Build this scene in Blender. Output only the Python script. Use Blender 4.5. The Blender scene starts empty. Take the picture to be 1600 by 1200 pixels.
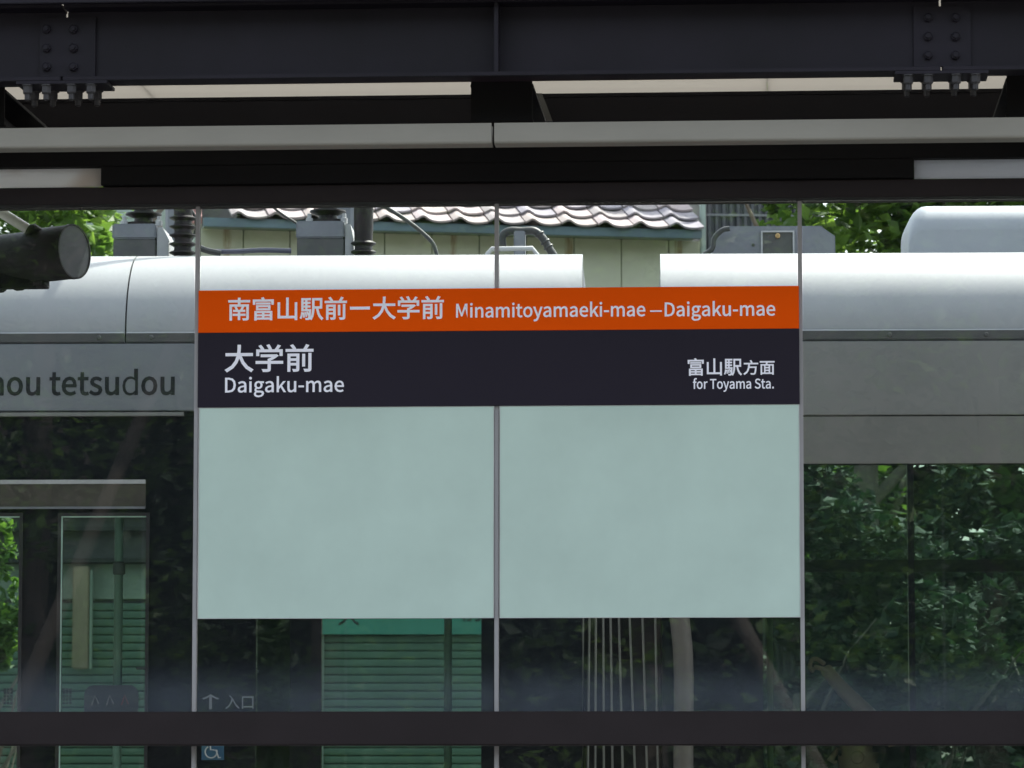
import bpy, bmesh, math, random
from mathutils import Vector, Matrix
R = math.radians
random.seed(7)
scene = bpy.context.scene
C = scene.collection

# ------------------------------------------------------------------ camera, world, sun, exposure
FPX, EYE = 6143.0, 1.5
YAW, PITCH = R(3.76), R(5.58)
cam_data = bpy.data.cameras.new('camera'); cam = bpy.data.objects.new('camera', cam_data); C.objects.link(cam)
cam_data.sensor_width = 36.0; cam_data.lens = 36.0 * FPX / 1600.0
cam_data.clip_start = 0.1; cam_data.clip_end = 2000
cam.location = (0, 0, EYE); cam.rotation_euler = (math.pi / 2 + PITCH, 0, YAW)
cam_data.dof.use_dof = True; cam_data.dof.focus_distance = 11.5; cam_data.dof.aperture_fstop = 20
scene.camera = cam

SUN_EL, SUN_AZ = R(58), R(38)          # high, behind the tram and to the right
world = bpy.data.worlds.new('World'); scene.world = world; world.use_nodes = True
wn = world.node_tree.nodes; wl = world.node_tree.links
bgn = wn.get('Background') or wn.new('ShaderNodeBackground')
sky = wn.new('ShaderNodeTexSky'); sky.sky_type = 'NISHITA'; sky.sun_disc = False
sky.sun_elevation = SUN_EL; sky.sun_rotation = SUN_AZ; sky.dust_density = 3.0; sky.air_density = 1.2
hsv = wn.new('ShaderNodeHueSaturation'); hsv.inputs['Saturation'].default_value = .45   # hazy, whitish summer sky
wl.new(sky.outputs[0], hsv.inputs['Color']); wl.new(hsv.outputs[0], bgn.inputs[0]); bgn.inputs[1].default_value = 0.15
sun_data = bpy.data.lights.new('sun', 'SUN'); sun_data.energy = 3.2; sun_data.angle = R(0.5); sun_data.color = (1, .95, .87)
sun = bpy.data.objects.new('sun', sun_data); C.objects.link(sun)
sd = Vector((math.sin(SUN_AZ) * math.cos(SUN_EL), math.cos(SUN_AZ) * math.cos(SUN_EL), math.sin(SUN_EL)))
sun.rotation_euler = sd.to_track_quat('Z', 'Y').to_euler(); sun.location = (5, 30, 30)
vs = scene.view_settings; vs.view_transform = 'Standard'; vs.look = 'None'; vs.exposure = 1.7; vs.gamma = 1; vs.use_curve_mapping = False
scene.cycles.max_bounces = 10; scene.cycles.transparent_max_bounces = 24; scene.cycles.glossy_bounces = 5
scene.cycles.transmission_bounces = 8; scene.cycles.sample_clamp_indirect = 6
scene.cycles.use_denoising = True

# ------------------------------------------------------------------ helpers: measuring
CR = cam.rotation_euler.to_matrix()
class Frame:
    """a vertical frame of reference (the wall, the tram, the house) turned about z"""
    def __init__(s, x=0, y=0, rot=0):
        s.o = Vector((x, y, 0)); s.rot = rot; s.M = Matrix.Rotation(rot, 3, 'Z'); s.I = s.M.transposed()
    def at(s, px, py, yl=0.0):
        """local x, z where the sight line measured at that photo point meets the local plane y = yl"""
        d = s.I @ (CR @ Vector(((px - 800) / FPX, -(py - 600) / FPX, -1)))
        o = s.I @ (Vector((0, 0, EYE)) - s.o)
        t = (yl - o.y) / d.y
        return (o.x + t * d.x, o.z + t * d.z)
    def x(s, px, yl=0.0, py=600): return s.at(px, py, yl)[0]
    def z(s, py, yl=0.0, px=777): return s.at(px, py, yl)[1]
W = Frame()

# ------------------------------------------------------------------ helpers: materials
MATS = {}
def mat(name, col, rough=.5, metal=0.0, var=.12, scale=6.0, bump=0.0, bscale=60.0, spec=.5, coat=0.0, stretch=None):
    if name in MATS: return MATS[name]
    m = bpy.data.materials.new(name); m.use_nodes = True; n = m.node_tree.nodes; l = m.node_tree.links
    b = n['Principled BSDF']; tc = n.new('ShaderNodeTexCoord'); mp = n.new('ShaderNodeMapping')
    l.new(tc.outputs['Object'], mp.inputs[0])
    if stretch: mp.inputs['Scale'].default_value = stretch
    nz = n.new('ShaderNodeTexNoise'); nz.inputs['Scale'].default_value = scale; nz.inputs['Detail'].default_value = 6; nz.inputs['Roughness'].default_value = .6
    l.new(mp.outputs[0], nz.inputs[0])
    rp = n.new('ShaderNodeValToRGB'); rp.color_ramp.elements[0].position = .3; rp.color_ramp.elements[1].position = .72
    rp.color_ramp.elements[0].color = (*[c * (1 - var) for c in col], 1); rp.color_ramp.elements[1].color = (*[min(1, c * (1 + var)) for c in col], 1)
    l.new(nz.outputs[0], rp.inputs[0]); l.new(rp.outputs[0], b.inputs['Base Color'])
    rr = n.new('ShaderNodeMapRange'); rr.inputs[3].default_value = max(0, rough - .08); rr.inputs[4].default_value = min(1, rough + .1)
    l.new(nz.outputs[0], rr.inputs[0]); l.new(rr.outputs[0], b.inputs['Roughness'])
    b.inputs['Metallic'].default_value = metal; b.inputs['Specular IOR Level'].default_value = spec; b.inputs['Coat Weight'].default_value = coat
    if bump:
        n2 = n.new('ShaderNodeTexNoise'); n2.inputs['Scale'].default_value = bscale; n2.inputs['Detail'].default_value = 4
        l.new(mp.outputs[0], n2.inputs[0])
        bp = n.new('ShaderNodeBump'); bp.inputs['Strength'].default_value = bump; bp.inputs['Distance'].default_value = .01
        l.new(n2.outputs[0], bp.inputs['Height']); l.new(bp.outputs[0], b.inputs['Normal'])
    MATS[name] = m; return m

def glass_mat(name, tint, ior=1.5, veil=0.0, veil_z=None, veil_col=(.35, .37, .4), gloss_rough=0.0):
    """thin sheet glass: tinted see-through, Fresnel mirror, and a diffuse veil that can thicken towards the bottom edge"""
    m = bpy.data.materials.new(name); m.use_nodes = True; n = m.node_tree.nodes; l = m.node_tree.links
    n.remove(n['Principled BSDF']); out = n['Material Output']
    tr = n.new('ShaderNodeBsdfTransparent'); tr.inputs[0].default_value = (*tint, 1)
    gl = n.new('ShaderNodeBsdfGlossy'); gl.inputs['Roughness'].default_value = gloss_rough
    fr = n.new('ShaderNodeFresnel'); fr.inputs[0].default_value = ior
    mx = n.new('ShaderNodeMixShader'); l.new(fr.outputs[0], mx.inputs[0]); l.new(tr.outputs[0], mx.inputs[1]); l.new(gl.outputs[0], mx.inputs[2])
    last = mx
    if veil or veil_z:
        df = n.new('ShaderNodeBsdfDiffuse'); df.inputs[0].default_value = (*veil_col, 1)
        tc = n.new('ShaderNodeTexCoord'); nz = n.new('ShaderNodeTexNoise'); nz.inputs['Scale'].default_value = 5; nz.inputs['Detail'].default_value = 8; nz.inputs['Roughness'].default_value = .7
        l.new(tc.outputs['Object'], nz.inputs[0])
        mr = n.new('ShaderNodeMapRange'); mr.inputs[1].default_value = .3; mr.inputs[2].default_value = .8; mr.inputs[3].default_value = veil * .6; mr.inputs[4].default_value = veil * 1.5
        l.new(nz.outputs[0], mr.inputs[0]); fac = mr.outputs[0]
        if veil_z:
            z0, z1, amt = veil_z
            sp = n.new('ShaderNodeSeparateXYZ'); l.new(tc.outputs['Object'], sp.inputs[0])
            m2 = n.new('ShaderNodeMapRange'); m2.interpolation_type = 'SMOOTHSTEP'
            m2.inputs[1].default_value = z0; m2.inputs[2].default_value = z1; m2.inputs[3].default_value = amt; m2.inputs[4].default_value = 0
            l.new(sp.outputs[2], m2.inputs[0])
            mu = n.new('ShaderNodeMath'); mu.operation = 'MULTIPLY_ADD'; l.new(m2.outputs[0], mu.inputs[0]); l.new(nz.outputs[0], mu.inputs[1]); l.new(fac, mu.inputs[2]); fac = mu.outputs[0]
        m3 = n.new('ShaderNodeMixShader'); l.new(fac, m3.inputs[0]); l.new(mx.outputs[0], m3.inputs[1]); l.new(df.outputs[0], m3.inputs[2]); last = m3
    l.new(last.outputs[0], out.inputs[0]); return m

def leaf_mat(name, c0, c1, trans=.45, rough=.42):
    m = bpy.data.materials.new(name); m.use_nodes = True; n = m.node_tree.nodes; l = m.node_tree.links
    b = n['Principled BSDF']; out = n['Material Output']
    g = n.new('ShaderNodeNewGeometry'); rp = n.new('ShaderNodeValToRGB')
    rp.color_ramp.elements[0].color = (*c0, 1); rp.color_ramp.elements[1].color = (*c1, 1)
    l.new(g.outputs['Random Per Island'], rp.inputs[0]); l.new(rp.outputs[0], b.inputs['Base Color'])
    b.inputs['Roughness'].default_value = rough
    t = n.new('ShaderNodeBsdfTranslucent'); hs = n.new('ShaderNodeHueSaturation'); hs.inputs['Hue'].default_value = .48; hs.inputs['Value'].default_value = 1.9; hs.inputs['Saturation'].default_value = 1.1
    l.new(rp.outputs[0], hs.inputs['Color']); l.new(hs.outputs[0], t.inputs[0])
    mx = n.new('ShaderNodeMixShader'); mx.inputs[0].default_value = trans; l.new(b.outputs[0], mx.inputs[1]); l.new(t.outputs[0], mx.inputs[2]); l.new(mx.outputs[0], out.inputs[0])
    return m

# ------------------------------------------------------------------ helpers: meshes and objects
def box(bm, x0, x1, y0, y1, z0, z1):
    v = [bm.verts.new(p) for p in ((x0, y0, z0), (x1, y0, z0), (x1, y1, z0), (x0, y1, z0), (x0, y0, z1), (x1, y0, z1), (x1, y1, z1), (x0, y1, z1))]
    return [bm.faces.new([v[i] for i in f]) for f in ((3, 2, 1, 0), (4, 5, 6, 7), (0, 1, 5, 4), (1, 2, 6, 5), (2, 3, 7, 6), (3, 0, 4, 7))]
def prism_x(bm, prof, x0, x1, close=True):
    """profile of (y, z) points swept from x0 to x1"""
    a = [bm.verts.new((x0, y, z)) for y, z in prof]; b = [bm.verts.new((x1, y, z)) for y, z in prof]; n = len(prof)
    for i in range(n if close else n - 1): bm.faces.new((a[i], a[(i + 1) % n], b[(i + 1) % n], b[i]))
    if close: bm.faces.new(a[::-1]); bm.faces.new(b)
def prism_y(bm, prof, y0, y1):
    a = [bm.verts.new((x, y0, z)) for x, z in prof]; b = [bm.verts.new((x, y1, z)) for x, z in prof]; n = len(prof)
    for i in range(n): bm.faces.new((a[i], a[(i + 1) % n], b[(i + 1) % n], b[i]))
    bm.faces.new(a[::-1]); bm.faces.new(b)
def ring_pts(c, u, v, r, n): return [c + (u * math.cos(2 * math.pi * k / n) + v * math.sin(2 * math.pi * k / n)) * r for k in range(n)]
def tube(bm, pts, r, n=10, caps=True):
    pts = [Vector(p) for p in pts]; rings = []
    rs = r if isinstance(r, (list, tuple)) else [r] * len(pts)
    up = None
    for i, p in enumerate(pts):
        d = (pts[min(i + 1, len(pts) - 1)] - pts[max(i - 1, 0)]).normalized()
        if up is None: up = Vector((0, 0, 1)) if abs(d.z) < .9 else Vector((1, 0, 0))
        u = d.cross(up).normalized(); v = u.cross(d).normalized(); up = v
        rings.append([bm.verts.new(q) for q in ring_pts(p, u, v, rs[i], n)])
    for a, b in zip(rings, rings[1:]):
        for k in range(n): bm.faces.new((a[k], a[(k + 1) % n], b[(k + 1) % n], b[k]))
    if caps: bm.faces.new(rings[0][::-1]); bm.faces.new(rings[-1])
def lathe(bm, c, prof, n=20, axis=Vector((0, 0, 1))):
    """prof: (radius, height) along the axis from c"""
    axis = axis.normalized(); q = axis.orthogonal().normalized(); w = axis.cross(q); c = Vector(c)
    tube_r = []
    for r, h in prof: tube_r.append([bm.verts.new(p) for p in ring_pts(c + axis * h, q, w, max(r, 1e-4), n)])
    for a, b in zip(tube_r, tube_r[1:]):
        for k in range(n): bm.faces.new((a[k], a[(k + 1) % n], b[(k + 1) % n], b[k]))
    bm.faces.new(tube_r[0][::-1]); bm.faces.new(tube_r[-1])
def smoothpath(pts, n=6):
    P = [Vector(p) for p in pts]; P = [P[0] * 2 - P[1]] + P + [P[-1] * 2 - P[-2]]; out = []
    for i in range(1, len(P) - 2):
        for k in range(n):
            t = k / n; a, b, c, d = P[i - 1:i + 3]
            out.append(.5 * ((2 * b) + (c - a) * t + (2 * a - 5 * b + 4 * c - d) * t * t + (3 * b - a - 3 * c + d) * t ** 3))
    return out + [P[-2]]
def obj(name, bm, m, parent=None, bevel=0.0, smooth=False, loc=None, **kw):
    if not isinstance(bm, bmesh.types.BMesh): me = bm
    else:
        bmesh.ops.recalc_face_normals(bm, faces=bm.faces)
        me = bpy.data.meshes.new(name); 
        if smooth:
            for f in bm.faces: f.smooth = True
            lim = math.cos(R(38))
            for e in bm.edges:
                if len(e.link_faces) == 2 and e.link_faces[0].normal.dot(e.link_faces[1].normal) < lim: e.smooth = False
        if bevel:
            bmesh.ops.bevel(bm, geom=[e for e in bm.edges if len(e.link_faces) == 2 and e.link_faces[0].normal.dot(e.link_faces[1].normal) < .5], offset=bevel, segments=2, affect='EDGES', clamp_overlap=True)
        bm.to_mesh(me); bm.free()
        for mm in (m if isinstance(m, (list, tuple)) else [m]): me.materials.append(mm)
    o = bpy.data.objects.new(name, me); C.objects.link(o)
    if parent: o.parent = parent
    if loc: o.location = loc
    for k, v in kw.items(): o[k] = v
    return o
def again(src, parent, loc, name=None, rot=None):
    """another piece with the same mesh"""
    o = src.copy(); C.objects.link(o); o.parent = parent; o.location = loc
    if rot: o.rotation_euler = rot
    return o
def thing(name, label, cat, loc=(0, 0, 0), rot=0, group=None):
    o = bpy.data.objects.new(name, None); C.objects.link(o); o.empty_display_size = .2
    o.location = loc; o.rotation_euler = (0, 0, rot); o['label'] = label; o['category'] = cat
    if group: o['group'] = group
    return o
def tag(o, label, cat, group=None):
    o['label'] = label; o['category'] = cat
    if group: o['group'] = group
    return o
def bx(name, m, parent, x0, x1, y0, y1, z0, z1, bevel=0.0, **kw):
    b = bmesh.new(); box(b, x0, x1, y0, y1, z0, z1); return obj(name, b, m, parent, bevel, **kw)

# ------------------------------------------------------------------ lettering: outlines of each character, thousandths of an em
GLYPHS = {" ":[235,[]],"-":[364,[[48,257,317,257,317,331,48,331]]],".":[292,[[146,-14,195,6,215,59,195,112,146,132,97,112,77,59,97,6]]],"D":[723,[[106,0,303,0,499,46,619,179,661,388,619,596,497,725,298,770,106,770],[203,80,203,691,290,691,441,656,531,553,561,388,531,221,441,116,290,80]]],"M":[853,[[106,0,193,0,193,426,191,500,187,579,181,653,185,653,247,478,393,78,458,78,603,478,665,653,669,653,664,579,659,500,657,426,657,0,747,0,747,770,630,770,483,358,466,305,448,251,430,197,425,197,407,251,389,305,370,358,223,770,106,770]]],"S":[626,[[319,-14,459,16,549,94,581,205,560,300,503,366,422,411,313,458,253,486,205,526,185,587,203,646,253,685,329,699,396,690,454,665,504,627,555,689,493,738,416,771,329,784,204,757,118,685,86,580,111,485,170,422,243,382,353,334,419,302,465,260,482,196,463,131,408,87,320,71,242,83,170,117,108,167,50,100,125,40,216,0]]],"T":[629,[[266,0,363,0,363,688,597,688,597,770,33,770,33,688,266,688]]],"a":[591,[[228,-14,296,-2,359,27,417,68,420,68,429,0,507,0,507,351,487,475,423,556,310,585,222,573,146,545,86,511,123,444,173,474,230,496,294,505,366,484,402,431,412,361,213,321,99,252,62,148,84,60,142,5],[255,64,184,85,154,154,178,219,260,267,412,297,412,139,359,97,308,72]]],"c":[536,[[321,-14,388,-5,451,20,506,58,464,123,403,83,330,66,237,94,176,170,153,285,177,400,240,476,333,504,394,491,446,455,495,518,451,551,396,576,329,585,192,549,93,447,55,285,90,123,185,22]]],"d":[651,[[291,-14,356,-2,415,27,464,67,467,67,476,0,555,0,555,836,458,836,458,617,463,519,414,554,363,577,303,585,181,548,91,445,56,285,85,123,166,21],[312,67,227,93,173,168,154,286,177,400,236,477,319,504,366,498,412,479,458,444,458,145,411,101,363,76]]],"e":[582,[[328,-14,399,-6,461,15,515,44,481,108,414,75,338,63,243,88,177,157,149,263,534,263,537,288,538,317,511,459,434,552,310,585,186,549,92,445,55,285,92,124,189,22],[148,331,178,427,236,488,312,508,388,488,437,428,454,331]]],"f":[341,[[35,493,112,493,112,0,208,0,208,493,329,493,329,570,208,570,208,661,228,744,289,773,321,769,353,757,374,832,330,845,278,850,185,827,130,762,112,662,112,570,35,565]]],"g":[592,[[289,-263,442,-235,542,-163,578,-65,555,12,489,56,379,70,267,70,188,88,167,132,178,172,204,201,245,186,288,181,394,205,469,274,497,379,484,447,451,497,567,497,567,570,369,570,333,581,288,585,182,560,104,490,75,381,86,318,113,266,149,228,149,224,106,181,86,118,101,61,138,24,138,19,92,-18,63,-62,54,-110,84,-193,166,-245],[288,246,228,262,184,309,167,381,184,453,227,499,288,515,350,499,393,453,410,381,393,309,349,262],[303,-196,214,-184,157,-150,138,-97,151,-47,195,0,234,-7,269,-8,368,-8,454,-25,483,-81,461,-137,398,-180]]],"h":[638,[[97,0,193,0,193,414,246,462,295,491,349,501,410,485,446,436,457,349,457,0,553,0,553,361,534,484,477,559,378,585,306,572,244,538,189,489,193,607,193,836,97,836]]],"i":[289,[[97,0,193,0,193,570,97,570],[145,688,191,705,209,752,191,797,145,814,99,797,82,752,99,705]]],"k":[580,[[97,0,191,0,191,150,298,275,465,0,569,0,354,340,544,570,437,570,195,270,191,270,191,836,97,836]]],"m":[973,[[97,0,193,0,193,414,244,463,291,492,336,501,396,485,431,436,442,349,442,0,538,0,538,414,589,463,637,492,682,501,741,485,776,436,788,349,788,0,883,0,883,361,865,484,808,559,711,585,644,571,582,533,522,476,491,534,439,572,364,585,299,572,240,537,187,487,185,487,175,570,97,570]]],"n":[641,[[97,0,193,0,193,414,246,462,295,491,349,501,410,485,446,436,457,349,457,0,553,0,553,361,534,484,477,559,378,585,306,572,243,537,187,487,185,487,175,570,97,570]]],"o":[637,[[318,-14,449,22,545,123,582,285,545,447,449,549,318,585,188,549,92,447,55,285,92,123,188,22],[318,66,232,94,174,170,153,285,174,400,232,476,318,504,405,476,463,400,484,285,463,170,405,94]]],"r":[408,[[97,0,193,0,193,367,237,444,286,486,336,499,366,497,392,489,410,572,382,582,349,585,288,570,233,529,187,466,185,466,175,570,97,570]]],"s":[492,[[246,-14,359,10,429,71,453,155,426,242,361,294,279,329,219,353,174,383,157,428,182,486,263,511,332,496,392,460,438,520,389,553,329,576,262,585,155,563,88,505,65,423,90,344,153,292,231,258,293,233,342,199,361,150,334,87,249,61,186,70,131,93,80,129,34,65,94,25,167,-3]]],"t":[396,[[275,-14,329,-7,381,7,362,80,331,69,297,64,228,93,209,173,209,493,364,493,364,570,209,570,209,731,129,731,119,570,28,565,28,493,113,493,113,176,129,76,180,10]]],"u":[638,[[264,-14,335,-1,396,35,452,89,455,89,462,0,542,0,542,570,446,570,446,166,395,111,346,79,292,69,231,85,196,134,185,221,185,570,88,570,88,209,107,86,164,12]]],"y":[547,[[106,-246,203,-219,272,-149,319,-48,534,570,440,570,337,254,291,92,286,92,266,147,247,202,229,254,113,570,14,570,243,-1,230,-44,200,-107,158,-151,102,-167,78,-164,58,-158,39,-234,69,-243]]],"–":[563,[[48,263,515,263,515,328,48,328]]],"↑":[1050,[[489,726,489,-84,561,-84,561,726,609,668,669,609,733,556,770,619,679,699,595,792,525,888,456,792,372,699,280,619,317,556,382,609,441,668]]],"ー":[1050,[[107,455,107,352,171,356,253,357,830,357,896,355,942,352,942,455,897,451,829,450,253,450,170,451]]],"一":[1050,[[46,453,46,367,1008,367,1008,453]]],"入":[1050,[[310,793,374,741,430,684,479,621,388,350,246,138,43,-14,82,-45,116,-77,303,71,444,267,543,516,653,299,781,92,974,-74,990,-28,1013,16,762,274,600,581,358,860]]],"前":[1050,[[634,540,634,109,708,109,708,540],[848,571,848,15,843,-1,826,-5,774,-6,687,-4,704,-42,715,-80,787,-79,842,-75,881,-66,916,-38,925,14,925,571],[759,888,732,832,697,772,661,716,346,716,397,735,370,783,333,835,292,883,218,857,256,811,290,762,315,716,56,716,56,644,995,644,995,716,750,716,781,762,813,811,843,860],[430,316,430,210,196,210,196,316],[430,378,196,378,196,482,430,482],[122,549,122,-79,196,-79,196,148,430,148,430,7,426,-6,411,-11,368,-11,295,-9,311,-45,322,-80,411,-77,468,-66,498,-41,506,6,506,549]]],"南":[1050,[[333,483,371,418,396,356,462,379,435,440,395,503],[481,882,481,777,63,777,63,703,481,703,481,591,120,591,120,-83,200,-83,200,519,853,519,853,8,848,-9,829,-15,772,-16,680,-14,696,-48,707,-84,784,-83,844,-80,888,-71,923,-45,933,8,933,591,568,591,568,703,988,703,988,777,568,777,568,882],[653,505,633,457,607,404,581,355,279,355,279,291,484,291,484,185,257,185,257,119,484,119,484,-64,560,-64,560,119,796,119,796,185,560,185,560,291,777,291,777,355,649,355,686,417,722,484]]],"口":[1050,[[133,772,133,-58,215,-58,215,32,836,32,836,-54,920,-54,920,772],[215,112,215,693,836,693,836,112]]],"大":[1050,[[484,881,483,791,479,690,468,581,65,581,65,500,455,500,388,303,259,123,45,-17,79,-48,105,-82,317,61,451,241,526,440,627,220,766,43,947,-82,975,-43,1006,-8,825,110,686,284,591,500,989,500,989,581,553,581,563,689,568,790,569,881]]],"学":[1050,[[483,364,483,289,63,289,63,214,483,214,483,15,478,-2,457,-7,420,-8,359,-8,283,-6,303,-44,317,-82,401,-81,465,-77,512,-68,552,-41,563,14,563,214,993,214,993,289,563,289,563,331,658,377,747,433,824,493,772,532,755,527,239,527,239,458,667,458,609,423,546,391],[445,866,477,813,505,758,525,708,294,708,334,728,309,774,272,824,232,872,167,842,201,799,233,752,258,708,84,708,84,499,160,499,160,637,896,637,896,499,975,499,975,708,801,708,837,753,871,801,904,849,825,876,795,821,757,762,717,708,546,708,601,729,580,780,550,837,515,892]]],"富":[1050,[[223,664,223,607,828,607,828,664],[298,492,745,492,745,412,298,412],[226,549,226,355,821,355,821,549],[482,234,482,151,230,151,230,234],[559,234,827,234,827,151,559,151],[482,97,482,12,230,12,230,97],[559,97,827,97,827,12,559,12],[155,295,155,-86,230,-86,230,-49,827,-49,827,-81,904,-81,904,295],[446,874,467,836,487,797,85,797,85,598,162,598,162,729,890,729,890,598,968,598,968,797,583,797,559,845,529,893]]],"山":[1050,[[113,664,113,-2,857,-2,857,-80,938,-80,938,665,857,665,857,78,565,78,565,871,483,871,483,78,194,78,194,664]]],"方":[1050,[[462,859,490,806,516,749,534,701,71,701,71,624,358,624,332,378,246,150,48,-24,81,-53,106,-86,268,39,367,199,418,379,794,379,776,185,753,67,726,13,704,2,675,0,634,1,571,3,498,7,517,-30,526,-69,595,-73,656,-74,703,-72,754,-63,794,-36,829,34,855,177,877,418,879,441,880,456,431,456,436,512,441,568,444,624,983,624,983,701,540,701,614,733,595,781,567,836,538,889]]],"面":[1050,[[409,351,631,351,631,232,409,232],[409,415,409,532,631,532,631,415],[409,168,631,168,631,45,409,45],[61,813,61,737,466,737,453,670,437,605,109,605,109,-84,185,-84,185,-28,861,-28,861,-84,941,-84,941,605,518,605,559,737,993,737,993,813],[185,45,185,532,336,532,336,45],[861,45,704,45,704,532,861,532]]],"駅":[1050,[[237,227,256,169,271,109,278,57,321,67,312,119,297,178,277,235],[160,216,169,150,174,82,174,22,217,29,217,88,211,156,201,222],[85,237,77,146,60,62,30,-3,75,-29,107,42,125,132,133,229],[563,839,563,440,557,277,527,107,455,-45,488,-64,519,-86,592,67,627,240,637,409,732,409,778,201,853,33,965,-88,990,-54,1019,-24,916,79,847,227,804,409,973,409,973,839],[637,767,900,767,900,482,637,482],[262,617,262,521,160,521,160,617],[91,839,91,297,420,297,417,235,413,181,410,134,384,196,350,258,313,245,337,198,359,150,373,107,408,122,394,30,379,-11,367,-21,349,-23,315,-22,265,-18,276,-50,283,-83,337,-84,379,-83,411,-75,437,-55,459,1,475,122,488,330,490,350,491,361,328,361,328,459,460,459,460,521,328,521,328,617,460,617,460,680,328,680,328,773,481,773,481,839],[262,680,160,680,160,773,262,773],[262,459,262,361,160,361,160,459]]]}
def text_mesh(s, x0, x1, zb, em, th=.0006, weight=0.0, y=0.0):
    """s set between x0 and x1 with its baseline at zb; returns a thin solid mesh facing -y"""
    xs = []; pen = 0
    for ch in s:
        adv, cs = GLYPHS[ch]
        for c in cs: xs += [pen + v for v in c[0::2]]
        pen += adv
    lo, hi = min(xs), max(xs)
    sx = (x1 - x0) / (hi - lo) if x1 is not None else em / 1050
    sz = em / 1050; pen = 0; groups = []
    def area(p): return sum(a[0] * c[1] - c[0] * a[1] for a, c in zip(p, p[1:] + p[:1])) / 2
    def inside(q, p):
        r = False
        for (ax_, ay), (bx_, by) in zip(p, p[1:] + p[:1]):
            if (ay > q[1]) != (by > q[1]) and q[0] < (bx_ - ax_) * (q[1] - ay) / (by - ay) + ax_: r = not r
        return r
    for ch in s:
        adv, cs = GLYPHS[ch]; P = [list(zip(c[0::2], c[1::2])) for c in cs]; big = max(P, key=lambda p: abs(area(p))) if P else None
        sign = 1 if P and area(big) > 0 else -1
        outs = [p for p in P if area(p) * sign > 0]; holes = [p for p in P if area(p) * sign <= 0]
        for k, o_ in enumerate(outs):
            groups.append((k % 4, [[(a + pen - lo, c) for a, c in p] for p in [o_] + [q for q in holes if inside(q[0], o_)]]))
        pen += adv
    me = None; bmj = bmesh.new(); dg = None
    for lvl in sorted({g[0] for g in groups}):           # strokes that cross sit a hair in front of each other
        cu = bpy.data.curves.new('lettering', 'CURVE'); cu.dimensions = '2D'; cu.fill_mode = 'BOTH'; cu.extrude = th / 2 + lvl * .00012; cu.offset = weight
        for l_, gl in groups:
            if l_ != lvl: continue
            for p in gl:
                sp = cu.splines.new('POLY'); sp.points.add(len(p) - 1)
                for k, (a, c) in enumerate(p): sp.points[k].co = (a * sx, c * sz, 0, 1)
                sp.use_cyclic_u = True
        o = bpy.data.objects.new('tmp', cu); C.objects.link(o); dg = bpy.context.evaluated_depsgraph_get()
        m1 = bpy.data.meshes.new_from_object(o.evaluated_get(dg)); bmj.from_mesh(m1); bpy.data.objects.remove(o); bpy.data.curves.remove(cu); bpy.data.meshes.remove(m1)
    me = bpy.data.meshes.new('lettering'); bmj.to_mesh(me); bmj.free()
    me.transform(Matrix.Translation((x0, y, zb)) @ Matrix.Rotation(math.pi / 2, 4, 'X')); me.name = 'lettering'; return me
def text_obj(s, m, parent, x0, x1, zb, em, y, weight=0.0, name='lettering'):
    me = text_mesh(s, x0, x1, zb, em, weight=weight, y=y); me.materials.clear(); me.materials.append(m)
    return obj(name, me, m, parent)

# ------------------------------------------------------------------ materials
M_beam = mat('dark paint on steel', (.009, .0074, .0125), .5, var=.4, scale=2.2, bump=.04, bscale=180, spec=.25)
M_beam2 = mat('dark paint on steel, rear', (.009, .0085, .0115), .55, var=.15, scale=3, bump=.04, spec=.2)
M_lintel = mat('near black paint', (.004, .0035, .004), .6, var=.2, scale=4, spec=.15)
M_rail = mat('dark brown paint', (.017, .0122, .0135), .5, var=.14, scale=5, bump=.03, spec=.25)
M_gutter = mat('weathered grey gutter metal', (.26, .25, .215), .6, spec=.25, metal=.0, var=.12, scale=4, bump=.06, bscale=40, stretch=(.3, 1, 1))
M_bolt = mat('dark bolt steel', (.03, .029, .031), .5, metal=.3)
M_joint = mat('grey joint sealant', (.31, .305, .308), .6, var=.08)
M_orange = mat('orange sign film', (.82, .088, .0), .6, var=.03, scale=2, spec=.06)
M_black = mat('near black sign film', (.0145, .0112, .021), .5, var=.06, scale=2, spec=.2)
M_print = mat('off white print', (.88, .88, .95), .6, var=.02, spec=.2)
M_board = mat('pale green notice board', (.475, .605, .535), .6, var=.09, scale=2.2, spec=.2)
M_edge = mat('bright aluminium edge', (.6, .62, .62), .35, metal=.5)
M_silver = mat('silver tram paint', (.205, .22, .235), .42, metal=.25, var=.05, scale=1.5, bump=.02)
M_silver2 = mat('warm silver tram paint', (.225, .226, .216), .42, metal=.25, var=.06, scale=1.5, bump=.02)
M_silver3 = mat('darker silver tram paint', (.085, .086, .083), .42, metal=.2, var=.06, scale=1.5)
M_fairing = mat('pale grey roof fairing', (.30, .308, .312), .46, metal=.0, var=.10, scale=1.2, bump=.02, bscale=5)
M_gloss = mat('black glossy tram body', (.008, .009, .012), .12, var=.1)
M_seal = mat('black rubber', (.012, .012, .013), .6)
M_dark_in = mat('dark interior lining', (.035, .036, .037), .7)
M_roofgrey = mat('grey roof equipment paint', (.16, .17, .19), .55, var=.12, scale=8, bump=.05)
M_pale = mat('pale grey roof equipment paint', (.38, .385, .39), .5, var=.1, scale=8)
M_insul = mat('dark brown ceramic', (.016, .012, .013), .5, spec=.25)
M_cable = mat('dark cable', (.03, .032, .03), .5)
M_text_tram = mat('dark grey tram lettering', (.018, .021, .022), .6, spec=.2)
M_beige = mat('beige door header', (.055, .05, .038), .5, var=.3, scale=6)
M_handrail = mat('pale teal handrail', (.6, .85, .75), .35, coat=.4)
M_white_t = mat('white tube paint', (.62, .62, .6), .45)
M_lampbody = mat('black lamp housing', (.007, .0065, .0075), .6, spec=.2, bump=.05)
M_lens = mat('dark grey lens glass', (.04, .043, .05), .5, spec=.2)
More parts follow.
